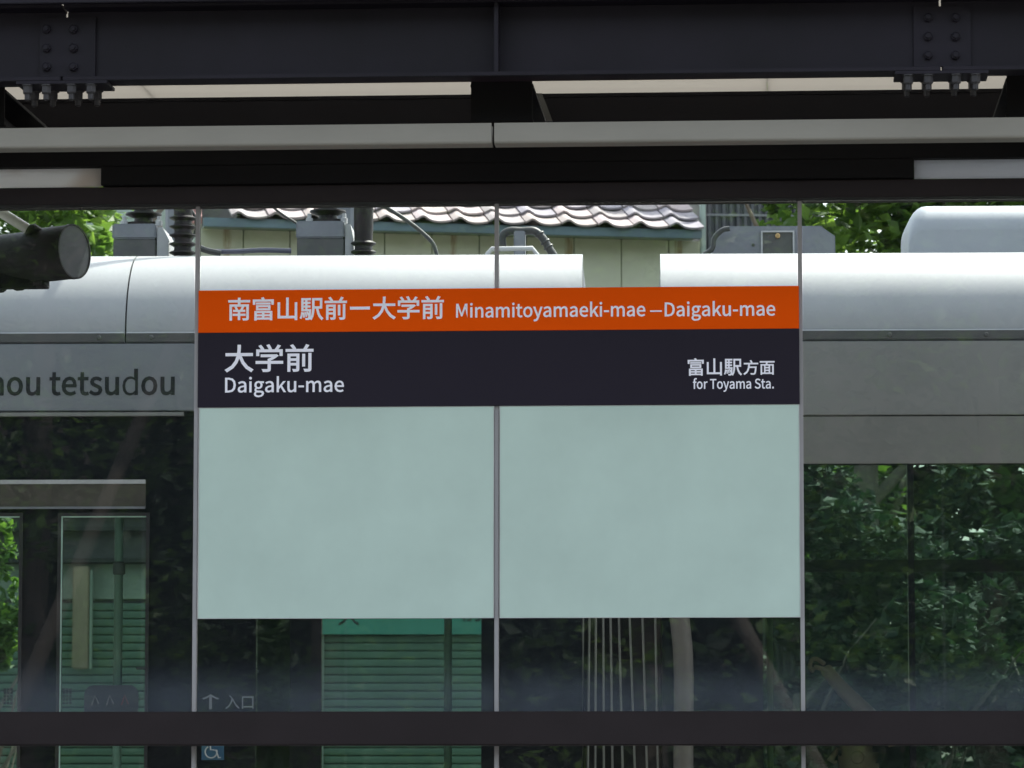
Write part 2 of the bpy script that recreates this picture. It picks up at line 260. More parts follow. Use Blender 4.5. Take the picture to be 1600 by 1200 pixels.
M_tile = mat('mauve grey glazed roof tile', (.28, .245, .245), .7, var=.3, scale=3.5, bump=.08, bscale=30)
M_tiles = [M_tile] + [mat('mauve grey glazed roof tile %s' % k, c, .7, var=.25, scale=4, bump=.08, bscale=30) for k, c in (('pale', (.37, .305, .305)), ('blue', (.26, .235, .265)), ('worn', (.33, .275, .26)))]
M_teal = mat('weathered blue green fascia', (.12, .18, .205), .6, var=.25, scale=5, stretch=(.4, 1, 1))
M_green_wall = mat('pale green shop wall', (.21, .27, .215), .6, var=.12, scale=4)
M_shutter = mat('grey green shutter slat', (.085, .16, .11), .5, var=.3, scale=3, stretch=(.3, 1, 1))
M_shopsign = mat('teal shop sign', (.06, .27, .2), .5, var=.1)
M_corr = mat('grey corrugated metal', (.10, .10, .11), .55, var=.25, scale=3)
M_offwhite = mat('off white render', (.6, .57, .53), .8, var=.1, scale=4)
M_palegreen = mat('pale grey green render', (.38, .45, .41), .8, var=.1, scale=4)
M_asphalt = mat('asphalt', (.05, .05, .052), .85, var=.25, scale=30, bump=.3, bscale=200)
M_concrete = mat('pale concrete paving', (.3, .29, .27), .8, var=.15, scale=10, bump=.2, bscale=80)
M_steel = mat('worn rail steel', (.3, .28, .27), .3, metal=.9)
M_bark = mat('brown grey bark', (.16, .13, .105), .85, var=.35, scale=14, bump=.5, bscale=25, stretch=(1, 1, .3))
M_rust = mat('rust brown painted pipe', (.22, .09, .05), .7, var=.3, scale=10)

def siding_mat(rust_x):
    key = 'pale green metal siding%s' % (' rusty' if rust_x is not None else '')
    m = mat(key + str(rust_x or ''), (.60, .60, .46), .6, var=.07, scale=2.5, bump=.03)
    if rust_x is None: return m
    n = m.node_tree.nodes; l = m.node_tree.links; b = n['Principled BSDF']; src = b.inputs['Base Color'].links[0].from_socket
    tc = n.new('ShaderNodeTexCoord'); sp = n.new('ShaderNodeSeparateXYZ'); l.new(tc.outputs['Object'], sp.inputs[0])
    ab = n.new('ShaderNodeMath'); ab.operation = 'SUBTRACT'; l.new(sp.outputs[0], ab.inputs[0]); ab.inputs[1].default_value = rust_x
    a2 = n.new('ShaderNodeMath'); a2.operation = 'ABSOLUTE'; l.new(ab.outputs[0], a2.inputs[0])
    mr = n.new('ShaderNodeMapRange'); mr.interpolation_type = 'SMOOTHSTEP'; mr.inputs[1].default_value = .01; mr.inputs[2].default_value = .05; mr.inputs[3].default_value = 1; mr.inputs[4].default_value = 0; l.new(a2.outputs[0], mr.inputs[0])
    mp = n.new('ShaderNodeMapping'); mp.inputs['Scale'].default_value = (20, 1, 3); nz = n.new('ShaderNodeTexNoise'); nz.inputs['Scale'].default_value = 2; l.new(tc.outputs['Object'], mp.inputs[0]); l.new(mp.outputs[0], nz.inputs[0])
    m2 = n.new('ShaderNodeMapRange'); m2.inputs[1].default_value = .35; m2.inputs[2].default_value = .65; l.new(nz.outputs[0], m2.inputs[0])
    mu = n.new('ShaderNodeMath'); mu.operation = 'MULTIPLY'; l.new(mr.outputs[0], mu.inputs[0]); l.new(m2.outputs[0], mu.inputs[1])
    mx = n.new('ShaderNodeMix'); mx.data_type = 'RGBA'; l.new(mu.outputs[0], mx.inputs[0]); l.new(src, mx.inputs[6]); mx.inputs[7].default_value = (.3, .17, .07, 1); l.new(mx.outputs[2], b.inputs['Base Color'])
    return m
def translucent_mat(name, col, t=.6):
    m = bpy.data.materials.new(name); m.use_nodes = True; n = m.node_tree.nodes; l = m.node_tree.links; b = n['Principled BSDF']
    b.inputs['Base Color'].default_value = (*col, 1); b.inputs['Roughness'].default_value = .5
    tr = n.new('ShaderNodeBsdfTranslucent'); tr.inputs[0].default_value = (*col, 1); mx = n.new('ShaderNodeMixShader'); mx.inputs[0].default_value = t
    l.new(b.outputs[0], mx.inputs[1]); l.new(tr.outputs[0], mx.inputs[2]); l.new(mx.outputs[0], n['Material Output'].inputs[0]); return m
M_polycarb = translucent_mat('milky polycarbonate', (.37, .36, .335), .7)
M_frost = translucent_mat('frosted acrylic', (.8, .82, .86), .8)
M_frost2 = translucent_mat('stained frosted acrylic', (.95, .93, .88), .8)
_n = M_frost2.node_tree.nodes; _l = M_frost2.node_tree.links
_tc = _n.new('ShaderNodeTexCoord'); _z = _n.new('ShaderNodeTexNoise'); _z.inputs['Scale'].default_value = 4; _l.new(_tc.outputs['Object'], _z.inputs[0])
_r = _n.new('ShaderNodeValToRGB'); _r.color_ramp.elements[0].position = .45; _r.color_ramp.elements[1].position = .6; _r.color_ramp.elements[0].color = (.96, .96, .96, 1); _r.color_ramp.elements[1].color = (.62, .5, .4, 1); _l.new(_z.outputs[0], _r.inputs[0])
for _k in _n:
    if _k.type == 'BSDF_TRANSLUCENT': _l.new(_r.outputs[0], _k.inputs[0])
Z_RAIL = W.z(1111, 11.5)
M_screen = glass_mat('screen glass', (.9, .93, .92), veil=.006, veil_z=(Z_RAIL - .3, Z_RAIL - .3 + .17, .2), veil_col=(.30, .36, .45))  # pale bluish diffuse veil, denser towards the rail
M_screen_low = glass_mat('lower screen glass', (.9, .93, .92), veil=.01, veil_col=(.30, .33, .36))
M_tramglass = glass_mat('green tinted tram glass', (.82, .875, .85), veil=.014, veil_col=(.16, .26, .22))  # greenish diffuse layer paints haze over the panes
M_tramglass2 = glass_mat('darker tinted tram glass', (.72, .80, .77), veil=.045, veil_col=(.13, .20, .165))  # stronger painted haze, softens the foliage behind
M_fargl = glass_mat('green tinted tram glass far', (.84, .89, .86))

# ------------------------------------------------------------------ ground, road, platform, rails
T0 = Frame(0, 14.5, YAW - R(1.9))                       # the tram's own frame: local x along its side, local y = 0 its near side
bx('ground', mat('dusty ground', (.16, .15, .12), .9, var=.2, scale=3, bump=.2), None, -400, 400, -300, 700, -.3, -.02, kind='structure')
bx('road', M_asphalt, None, -60, 60, -3.2, 24, -.019, 0, kind='structure')
bx('pavement', M_concrete, None, -60, 60, -8, -3.2, -.019, .14, kind='structure')
bx('platform', M_concrete, None, -14, 14, 10.7, 13.85, .001, .3, bevel=.01, kind='structure')
for yl in (.55, 1.62):
    o = bx('tram_rail', M_steel, None, -25, 25, yl, yl + .06, .001, .012, kind='structure'); o.location = T0.o; o.rotation_euler.z = T0.rot

# ------------------------------------------------------------------ canopy
canopy = thing('platform_canopy', 'dark steel canopy of bolted beams crossing the whole top of the photo', 'canopy', (0, 11.5, .3))
def cz(py, y): return W.z(py, y)
OFF = Vector((0, -11.5, -.3))
def cbx(name, m, parent, x0, x1, y0, y1, z0, z1, bevel=0.0, root=canopy.location):
    b = bmesh.new(); box(b, x0 - root.x, x1 - root.x, y0 - root.y, y1 - root.y, z0 - root.z, z1 - root.z); return obj(name, b, m, parent, bevel)
YB = 10.85
zb, zt = cz(118, YB), cz(3, YB)                         # underside and top line of the front beam
xj1, xj2, xm = W.x(97, YB, 60), W.x(1471, YB, 60), W.x(775, YB, 60)
ends = [(-6.0, xj1 - .003), (xj1 + .003, xj2 - .003), (xj2 + .003, 6.0)]
beams = []
for x0, x1 in ends:
    b = bmesh.new()
    y0, y1, ww = YB, YB + .1, .012
    box(b, x0, x1, y0, y1, zb, zb + .012); box(b, x0, x1, y0, y1, zt, zt + .012); box(b, x0, x1, YB + .072, YB + .072 + ww, zb + .012, zt)
    bmesh.ops.translate(b, verts=b.verts, vec=-canopy.location)
    beams.append(obj('front_beam', b, M_beam, canopy, bevel=.0015))
cbx('stiffener', M_beam, beams[1], xm - .006, xm + .006, YB + .004, YB + .071, zb + .0125, zt - .0005, .001)
# splices: web cover plate, flange cover plate, hexagonal bolts
def hexbolt(r=.013, h=.01, shank=.0):
    b = bmesh.new(); lathe(b, (0, 0, 0), [(r, 0), (r, h * .8), (r * .8, h)], 6, Vector((0, -1, 0))); lathe(b, (0, -h, 0), [(r * .5, -.001), (r * .5, h * .7)], 8, Vector((0, -1, 0))); return b
bolt_web = None; pin = None
for xj, cols, label in ((xj1, (73, 115), 0), (xj2, (1450, 1493), 2)):
    pa = beams[label]
    cbx('cover_plate', M_beam, pa, xj - .075, xj + .085, YB + .062, YB + .0715, zb + .022, zt - .016, .001)
    cbx('flange_plate', M_beam, pa, xj - .13, xj + .13, YB - .003, YB + .13, zb - .0095, zb - .0005, .001)
    for px in cols:
        for k in range(4):
            x, z = W.at(px, 100 - 29.5 * k + (5 if label == 0 else -13), YB + .062)
            if z > zt - .012: continue
            if bolt_web is None: bolt_web = obj('bolt', hexbolt(), M_beam, pa, loc=Vector((x, YB + .0618, z)) - canopy.location)
            else: again(bolt_web, pa, Vector((x, YB + .0618, z)) - canopy.location)
    for px in ((54, 83, 122, 152) if label == 0 else (1417, 1448, 1491, 1521)):
        for yy in (YB + .013, YB + .118):
            xx = W.x(px, YB + .118, 150)
            if pin is None:
                b = bmesh.new(); lathe(b, (0, 0, 0), [(.0145, 0), (.0145, -.022), (.0125, -.026)], 6); lathe(b, (0, 0, -.026), [(.0085, .002), (.0085, -.016), (.005, -.019)], 12); lathe(b, (0, 0, .0), [(.018, .0), (.018, -.003)], 16)
                pin = obj('flange_bolt', b, M_bolt, pa, loc=Vector((xx, yy, zb - .0097)) - canopy.location)
            else: again(pin, pa, Vector((xx, yy, zb - .0097)) - canopy.location)
# rear beam, cross beams, roof sheet, fascia
YR = 12.5
zr_t, zr_b = cz(147, YR), cz(200, YR)
b = bmesh.new()
box(b, -6, 6, YR, YR + .14, zr_t - .012, zr_t); box(b, -6, 6, YR, YR + .14, zr_b, zr_b + .012); box(b, -6, 6, YR + .03, YR + .04, zr_b + .012, zr_t - .012); box(b, -6, 6, YR + .002, YR + .014, zr_b + .013, zr_t - .013)
bmesh.ops.translate(b, verts=b.verts, vec=-canopy.location); obj('rear_beam', b, M_beam2, canopy, bevel=.0015)
for xl, xr in ((735, 833), (1572, 1670), (-90, 9)):
    x0, x1 = W.x(xl, 11.07, 160), W.x(xr, 11.07, 160); zc0, zc1 = cz(191, 11.07), cz(131, 11.07)
    b = bmesh.new(); xc = (x0 + x1) / 2
    box(b, x0, x1, 11.07, YR - .003, zc0, zc0 + .009); box(b, x0, x1, 11.07, YR - .003, zc1 - .009, zc1); box(b, xc - .004, xc + .004, 11.07, YR - .003, zc0 + .009, zc1 - .009)
    box(b, x0 + .002, x1 - .002, 11.062, 11.0695, zc0 + .001, zc1 + .02)
    bmesh.ops.translate(b, verts=b.verts, vec=-canopy.location); cb = obj('cross_beam', b, M_lintel, canopy, bevel=.001)
    gx, gz = W.at(xr + .5, 190, YR - .06); b = bmesh.new(); h = W.z(147, YR - .06) - gz
    prism_y(b, [(gx - .05, gz), (gx + .062, gz), (gx + .028, gz + h), (gx - .05, gz + h)], YR - .066, YR - .06)
    bmesh.ops.translate(b, verts=b.verts, vec=-canopy.location); obj('gusset', b, M_silver3, cb)
for i in range(6):
    x0 = -6 + 2 * i
    cbx('roof_sheet', M_polycarb, canopy, x0, x0 + 1.9995, YB - .02, 12.9, zr_t + .014, zr_t + .024)
cbx('front_fascia', M_beam, canopy, -6, 6, YB - .045, YB - .022, zt + .004, zt + .16, .002)
for px in (-470, 2040):
    x = W.x(px, 11.5); pst = cbx('post', M_beam, canopy, x - .07, x + .07, 11.545, 11.685, .3, zr_t - .02, .004)
    cbx('base_plate', M_beam, pst, x - .12, x + .12, 11.495, 11.735, .3, .315, .003)
    cbx('post_bracket', M_beam, pst, x - .05, x + .05, 11.69, YR - .002, zr_b, zr_t - .03, .003)
# gutters, lintel, box beam and frosted strips above the glass
YG = 10.95
g0, g1 = cz(192, YG), cz(219, YG)
xg = W.x(770, YG, 210)
for x0, x1 in ((-6, xg - .004), (xg + .004, 6)):
    b = bmesh.new(); hh = g0 - g1; r = .01
    prof = [(YG, g0), (YG, g1)] + [(YG + r - r * math.cos(a), g1 - r * math.sin(a)) for a in [R(k) for k in range(15, 91, 15)]] + [(YG + .07, g1 - r), (YG + .07, g0), (YG + .062, g0), (YG + .062, g1 - r + .004), (YG + r, g1 - r + .004), (YG + .006, g1), (YG + .006, g0)]
    prism_x(b, prof, x0, x1); bmesh.ops.translate(b, verts=b.verts, vec=-canopy.location); obj('gutter', b, M_gutter, canopy, smooth=True)
YL = 11.42
l0, l1, l2, l3 = cz(196, YL), cz(254, YL), cz(284, YL), cz(312, YL)
cbx('lintel', M_lintel, canopy, -6, 6, YL, YL + .09, l1, l0, .002)
xb0, xb1 = W.x(158, YL, 275), W.x(1428, YL, 265)
cbx('box_beam', M_lintel, canopy, xb0, xb1, YL - .003, YL + .086, l2 + .001, l1 - .001, .001)
for x0, x1 in ((-5.9, xb0 - .002), (xb1 + .002, 5.9)):
    cbx('frosted_strip', M_frost2 if x0 < -4 else M_frost, canopy, x0, x1, YL + .03, YL + .036, l2 + .001, l1 - .001)

# ------------------------------------------------------------------ glass screen
screen = thing('glass_screen', 'tall glass wind screen in a dark frame, standing on the platform before the tram', 'wind screen', (0, 11.5, .3))
D = 11.5
def sbx(name, m, parent, x0, x1, y0, y1, z0, z1, bevel=0.0): return cbx(name, m, parent, x0, x1, y0, y1, z0, z1, bevel, screen.location)
sbx('top_rail', M_rail, screen, -5.5, 5.5, YL + .02, YL + .14, l3, l2 - .0015, .002)
zr0, zr1 = W.z(1165, YL), W.z(1111.5, YL)
sbx('mid_rail', M_rail, screen, -5.5, 5.5, YL, YL + .13, zr0, zr1, .004)
sbx('bottom_rail', M_rail, screen, -5.5, 5.5, YL + .02, YL + .14, .301, .42, .003)
jx = [W.x(p, D, 700) for p in (-638, -166, 306.5, 776, 1252, 1722, 2192)]
for a, c in zip(jx, jx[1:]):
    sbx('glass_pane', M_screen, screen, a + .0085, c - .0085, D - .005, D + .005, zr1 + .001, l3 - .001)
    sbx('lower_pane', M_screen_low, screen, a + .0085, c - .0085, D - .005, D + .005, .421, zr0 - .001)
for i, x in enumerate(jx):
    w = .0062
    sbx('mullion', M_joint, screen, x - w, x + w, D - .007, D + .012, zr1 + .001, l3 - .001, .001)
    sbx('lower_mullion', M_joint, screen, x - w, x + w, D - .007, D + .012, .421, zr0 - .001, .001)
for px in (-700, 2250):
    x = W.x(px, D); sbx('end_post', M_rail, screen, x - .05, x + .05, YL + .01, YL + .13, .3, l2, .003)

# station name sign, fixed to the front of the glass
sx0, sx1 = W.x(310.5, D, 560), W.x(1249, D, 560)
sign = thing('station_sign', 'wide station name sign, orange band over black band, across the two middle panes', 'station sign', (0, D - .012, W.z(634, D)))
S = sign.location
def srel(name, m, x0, x1, y0, y1, z0, z1, bev=0): return cbx(name, m, sign, x0, x1, y0, y1, z0, z1, bev, S)
so0, so1, so2 = W.z(450, D - .02), W.z(516.5, D - .02), W.z(634, D - .02)
srel('orange_band', M_orange, sx0, sx1, D - .016, D - .0075, so1 + .0003, so0, .0008)
srel('black_band', M_black, sx0, sx1, D - .016, D - .0075, so2, so1 - .0003, .0008)
YS = D - .0166
def sign_text(s, p0, p1, pyb, em_px, weight):
    x0, z = W.at(p0, pyb, YS); x1 = W.x(p1, YS, pyb)
    me = text_mesh(s, x0 - S.x, x1 - S.x, z - S.z, em_px / 535.0, weight=weight, y=YS - S.y); me.materials.clear(); me.materials.append(M_print)
    return obj('lettering', me, M_print, sign)
sign_text('南富山駅前ー大学前', 357, 693, 497.5, 38.5, .0011)
sign_text('Minamitoyamaeki-mae', 713, 1008, 496, 29, .0008)
sign_text('–', 1016, 1034, 494.5, 30, .0004)
sign_text('Daigaku-mae', 1039, 1211, 494, 29, .0008)
sign_text('大学前', 352, 489, 577.5, 46, .0014)
sign_text('Daigaku-mae', 352, 537, 613, 31, .0008)
sign_text('富山駅', 1075, 1159, 584.5, 29, .0008)
sign_text('方面', 1162, 1210, 583.5, 24.5, .0007)
sign_text('for Toyama Sta.', 1083, 1209, 607.5, 20.5, .0006)

# two pale notice boards behind the glass
nz0, nz1 = W.z(966, D), W.z(634.8, D)
for p0, p1, lab in ((310, 772, 'blank pale green notice board under the left half of the station sign'), (780.6, 1250, 'blank pale green notice board under the right half of the station sign')):
    x0, x1 = W.x(p0, D - .01, 800), W.x(p1, D - .01, 800)
    nb = thing('notice_board', lab, 'notice board', ((x0 + x1) / 2, D - .006, nz0), group='notice boards under the station sign')
    L = nb.location
    cbx('panel', M_board, nb, x0 + .002, x1 - .002, D - .0125, D - .0065, nz0 + .002, nz1 - .002, 0, L)
    b = bmesh.new()
    for q in ((x0, x1, nz0, nz0 + .0018), (x0, x1, nz1 - .0018, nz1), (x0, x0 + .0018, nz0 + .0019, nz1 - .0019), (x1 - .0018, x1, nz0 + .0019, nz1 - .0019)): box(b, q[0], q[1], D - .0135, D - .006, q[2], q[3])
    bmesh.ops.translate(b, verts=b.verts, vec=-L); obj('trim', b, M_edge, nb)

# black spotlight at the left edge
yf = 12.6
fx, fz = W.at(116, 393, yf)
spot = thing('spotlight', 'black cylindrical spotlight with a dark grey lens at the left edge, on a white bracket', 'spotlight', (fx, yf, fz))
ax = Vector((.90, -.43, .03)).normalized()
b = bmesh.new(); r = .089
lathe(b, (0, 0, 0), [(r * .97, -.004), (r, -.02), (r, -.16), (r * .93, -.17), (r * .93, -.36), (r * .6, -.42)], 40, ax); obj('housing', b, M_lampbody, spot, smooth=True)
b = bmesh.new(); lathe(b, (0, 0, 0), [(r * .95, -.01), (r * .95, .0)], 40, ax); obj('lens', b, M_lens, spot)
b = bmesh.new(); lathe(b, (0, 0, 0), [(r * 1.02, -.012), (r * 1.02, .002), (r * .96, .002), (r * .96, -.012)], 40, ax); obj('bezel', b, M_lampbody, spot)
b = bmesh.new()
for s_ in (.13, .22, .3):
    lathe(b, Vector((0, 0, -.085)) - ax * s_, [(.02, -.02), (.024, -.012), (.024, .012), (.02, .02)], 12, ax)
box(b, -.36, -.1, .05, .11, -.11, -.06); obj('swivel', b, M_lampbody, spot, bevel=.003)
p1 = Vector((*W.at(50, 362, yf),)); p0 = Vector((*W.at(-110, 262, yf),))
b = bmesh.new(); tube(b, [(p1.x - fx, .02, p1.y - fz), (p0.x - fx, .02, p0.y - fz), (p0.x - fx, .02, zr_b - fz)], .017, 12); obj('bracket', b, M_white_t, spot, smooth=True)
b = bmesh.new(); lathe(b, (p1.x - fx, .02, p1.y - fz), [(.02, -.02), (.028, -.01), (.028, .03), (.02, .04)], 14, Vector((p1.x - p0.x, 0, p1.y - p0.y))); obj('clamp', b, M_lampbody, spot, smooth=True)

# ------------------------------------------------------------------ the tram
tram = thing('tram', 'silver two-car tram with dark windows standing behind the glass screen', 'tram', T0.o, T0.rot)
def tb(name, m, parent, x0, x1, y0, y1, z0, z1, bevel=0.0): return bx(name, m, parent, x0, x1, y0, y1, z0, z1, bevel)
Tx, Tz = T0.x, T0.z
W_T = 2.4
xe = [Tx(-2300), Tx(909, .1, 430), Tx(1032, .1, 430), Tx(3700)]
z_floor, z_sill = .36, 1.18
z_f0 = Tz(533); z_f1 = Tz(395.5, .33)                     # fairing foot and crown
z_can = Tz(641); z_can2 = Tz(651)
cars = []
def fairing_profile(w0=0.0):
    pr = [(w0 + .0, z_f0), (w0, z_f0 + .035), (w0 + .006, z_f0 + .04)]
    hgt = z_f1 - z_f0 - .04
    for k in range(1, 15):
        a = R(90 * k / 14); pr.append((w0 + .006 + .40 * (1 - math.cos(a)), z_f0 + .04 + hgt * math.sin(a)))
    return pr
def fairing(parent, x0, x1, m=M_fairing):
    b = bmesh.new(); pr = fairing_profile(); inner = [(y + .02, z - .012) for y, z in pr[::-1] if y > .3] + [(.03, z_f0)]
    prism_x(b, pr + [(.43, z_f1 - .02), (.03, z_f0 + .05), (.03, z_f0)], x0, x1)
    f_ = obj('roof_fairing', b, m, parent, smooth=True); bx('fairing_foot', M_silver3, f_, x0 + .001, x1 - .001, -.004, -.0005, z_f0 + .001, z_f0 + .034, .001); return f_
def side_wall(parent, x0, x1, holes, y0, y1, zb_, zt_, m, sill):
    """holes: (x0, x1, z top); all start at the sill; solid pieces around them in one shell"""
    b = bmesh.new(); holes = sorted(holes); e = .0
    box(b, x0, x1, y0, y1, zb_, sill); x = x0
    for h0, h1, hz in holes:
        box(b, x, h0, y0, y1, sill, zt_); box(b, h0, h1, y0, y1, hz, zt_); x = h1
    box(b, x, x1, y0, y1, sill, zt_)
    bmesh.ops.remove_doubles(b, verts=b.verts, dist=1e-5)
    return obj('side_wall', b, m, parent)
near_l = [(Tx(-420), Tx(-190), Tz(805)), (Tx(-120), Tx(30, 0, 900), Tz(805)), (Tx(95, 0, 900), Tx(228, 0, 900), Tz(805)), (Tx(400, 0, 1030), Tx(453, 0, 1030), Tz(700)), (Tx(502, 0, 1030), Tx(752, 0, 1030), Tz(700))]
near_r = [(Tx(1192, 0, 1030), Tx(1418, 0, 800), Tz(727)), (Tx(1428, 0, 800), Tx(1760, 0, 800), Tz(727)), (Tx(1850), Tx(2500), Tz(727))]
far_l = [(Tx(-420, W_T), Tx(-190, W_T), 2.8), (Tx(-130, W_T), Tx(300, W_T), 2.86), (Tx(492, W_T), Tx(775, W_T), 2.8)]
far_r = [(Tx(1180, W_T), Tx(1800, W_T), 2.8), (Tx(1900, W_T), Tx(2500, W_T), 2.8)]
for side, (x0, x1, nh, fh, msil) in enumerate(((xe[0], xe[1], near_l, far_l, M_silver), (xe[2], xe[3], near_r, far_r, M_silver2))):
    zc = z_can2 if side == 0 else Tz(727)
    side_wall(tram, x0, x1, nh, 0.0, .05, .3, z_can if side == 0 else z_can2, M_gloss, z_sill if side else .9)
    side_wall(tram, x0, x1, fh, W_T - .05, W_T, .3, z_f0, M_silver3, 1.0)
    b = bmesh.new(); box(b, x0, x1, -.012, .049, (z_can if side == 0 else z_can2) + .0005, z_f0 - .006); obj('cantrail_band', b, msil, tram, bevel=.003)
    b = bmesh.new(); box(b, x0, x1, -.004, .03, z_f0 - .0055, z_f0 - .0005); obj('seam_strip', b, M_seal, tram)
    if side == 0:
        tb('drip_rail', M_silver2, tram, x0, Tx(288, 0, 645), -.022, -.001, Tz(649), Tz(643), .001)
    else:
        tb('upper_panel', mat('warm grey window band', (.165, .163, .15), .5, var=.06, scale=1.5), tram, x0, x1, -.008, -.0005, Tz(726), Tz(652.5), .001)
    # roof, floor, ends, skirt
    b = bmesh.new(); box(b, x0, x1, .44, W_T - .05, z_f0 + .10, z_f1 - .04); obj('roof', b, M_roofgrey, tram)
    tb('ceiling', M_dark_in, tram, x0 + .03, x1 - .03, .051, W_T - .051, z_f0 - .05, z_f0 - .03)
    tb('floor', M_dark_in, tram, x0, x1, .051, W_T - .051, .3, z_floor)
    tb('skirt', M_silver3, tram, x0, x1, .06, W_T - .06, .12, .2995)
    b = bmesh.new(); pr = fairing_profile(); prr = [(W_T - y, z) for y, z in pr[::-1]]; prism_x(b, prr + [(W_T - .03, z_f0), (W_T - .03, z_f0 + .05), (W_T - .43, z_f1 - .02)], x0, x1); obj('roof_fairing', b, M_fairing, tram, smooth=True)
    for xa, xb in ((x0, x0 + .03), (x1 - .03, x1)):
        b = bmesh.new(); box(b, xa, xb, .051, .75, z_floor, z_f0 - .051); box(b, xa, xb, W_T - .75, W_T - .051, z_floor, z_f0 - .051); box(b, xa, xb, .75, W_T - .75, 2.3, z_f0 - .051); obj('end_wall', b, M_dark_in, tram)
    for (h0, h1, hz), yy, mm, zs in [(h, .012, M_tramglass2 if side else M_tramglass, z_sill if side else .9) for h in nh] + [(h, W_T - .03, M_fargl, 1.0) for h in fh]:
        tb('window', mm, tram, h0 + .001, h1 - .001, yy, yy + .006, zs + .001, hz - .001)
xs = Tx(199, .05, 480)
pieces = [(xe[0], Tx(-700)), (Tx(-700) + .006, xs - .003), (xs + .003, xe[1]), (xe[2], Tx(2050)), (Tx(2050) + .006, xe[3])]
fa = [fairing(tram, a, c) for a, c in pieces]
for px, k in ((155, 1), (237, 2), (1541, 3), (-60, 1), (640, 2), (1390, 3)):
    b = bmesh.new(); lathe(b, (Tx(px, 0, 525), -.004, z_f0 + .018), [(.009, -.001), (.009, .002), (.006, .005)], 10, Vector((0, -1, 0))); obj('screw', b, M_silver3, fa[k])
# lettering on the cantrail band
sc = 50 / 424.0
xr_ = Tx(272, -.013, 610); xl_ = Tx(78, -.013, 610); zl = Tz(616.5, -.013, 170)
w_word = xr_ - xl_
def width(s):
    xs_ = []; pen = 0
    for ch in s:
        for c in GLYPHS[ch][1]: xs_ += [pen + v for v in c[0::2]]
        pen += GLYPHS[ch][0]
    return max(xs_) - min(xs_)
full = w_word * width('chihou tetsudou') / width('tetsudou')
text_obj('chihou tetsudou', M_text_tram, tram, xr_ - full, xr_, zl, sc, -.0128, weight=.0022)
text_obj('↑', M_roofgrey, tram, Tx(316, -.001, 1100), Tx(342, -.001, 1100), Tz(1106, -.001, 340), 25 / 424, -.0008, weight=.0006)
text_obj('入口', M_roofgrey, tram, Tx(352, -.001, 1100), Tx(396, -.001, 1100), Tz(1106, -.001, 370), 24 / 424, -.0008, weight=.0002)
# blue wheelchair sticker
a0, a1, b0, b1 = Tx(315, 0, 1175), Tx(350, 0, 1175), Tz(1187.5, 0, 330), Tz(1152, 0, 330)
stk = tb('wheelchair_sticker', mat('blue sticker', (.018, .075, .14), .5), tram, a0, a1, -.0016, -.0004, b0, b1)
b = bmesh.new(); cx, cz_ = (a0 + a1) / 2 - .006, (b0 + b1) / 2 - .012
path = [(cx + .022 * math.cos(R(a)), -.003, cz_ + .022 * math.sin(R(a))) for a in range(120, 381, 20)]
tube(b, path, .0028, 6); tube(b, [(cx - .004, -.003, cz_ + .036), (cx - .002, -.003, cz_ + .008), (cx + .018, -.003, cz_ + .006), (cx + .028, -.003, cz_ - .022), (cx + .036, -.003, cz_ - .02)], .003, 6)
lathe(b, (cx - .005, -.003, cz_ + .046), [(.0, -.001), (.0055, 0), (.0055, .001)], 12, Vector((0, -1, 0)))
obj('wheelchair_symbol', b, M_pale, stk)
# door: beige header, two leaves' frames, oval sticker, small grilles
dh = tb('door_header', M_beige, tram, Tx(-260), Tx(228, 0, 770), -.012, -.0005, Tz(794), Tz(748), .002)
tb('header_trim', M_pale, dh, Tx(-260), Tx(228, 0, 770), -.016, -.0125, Tz(755), Tz(748.5))
tb('header_lip', M_roofgrey, dh, Tx(-260), Tx(228, 0, 770), -.016, -.0125, Tz(794), Tz(790.5))
for h0, h1, hz in near_l[1:3]:
    b = bmesh.new(); w = .012
    for q in ((h0 - w, h0, .901, hz + w), (h1, h1 + w, .901, hz + w), (h0, h1, hz, hz + w)): box(b, q[0], q[1], -.009, -.0004, q[2], q[3])
    obj('door_frame', b, M_seal, tram)
    b = bmesh.new(); box(b, h0, h1, .001, .011, hz - .0045, hz - .0005); box(b, h0, h0 + .0035, .001, .011, .91, hz - .005); obj('door_glass_edge', b, M_handrail, tram)
ox0, ox1, oz0, oz1 = Tx(131, 0, 1085), Tx(216, 0, 1085), Tz(1128), Tz(1070)
b = bmesh.new(); rr = .035; pf = []
for cx_, cz2, a0_ in ((ox1 - rr, oz1 - rr, 0), (ox0 + rr, oz1 - rr, 90), (ox0 + rr, oz0 + rr, 180), (ox1 - rr, oz0 + rr, 270)):
    pf += [(cx_ + rr * math.cos(R(a0_ + k * 15)), cz2 + rr * math.sin(R(a0_ + k * 15))) for k in range(7)]
prism_y(b, pf, .0095, .0115); ov = obj('door_sticker', b, mat('dark blue grey sticker', (.02, .028, .035), .5), tram)
for k, pc in enumerate(((.55, .57, .57), (.5, .5, .5), (.5, .12, .14))):
    b = bmesh.new(); x = ox0 + .04 + k * .055; z = (oz0 + oz1) / 2 + .01; tube(b, [(x - .012, .0088, z - .016), (x, .0088, z + .02), (x + .014, .0088, z - .012)], .0028, 6)
    obj('sticker_mark', b, mat('sticker print %d' % k, tuple(c * .25 for c in pc), .5), ov)
for px in (97, 5):
    b = bmesh.new(); g_x = Tx(px, 0, 1085)
    for i in range(3):
        for j in range(5): box(b, g_x + i * .0125, g_x + i * .0125 + .009, .0095, .0112, Tz(1100) + j * .0125, Tz(1100) + j * .0125 + .009)
    obj('sticker_grid', b, M_seal, tram)
tb('window_transom', M_seal, tram, Tx(1192, 0, 880), Tx(1760, 0, 880), .018, .04, Tz(893, 0, 1450), Tz(874, 0, 1450))
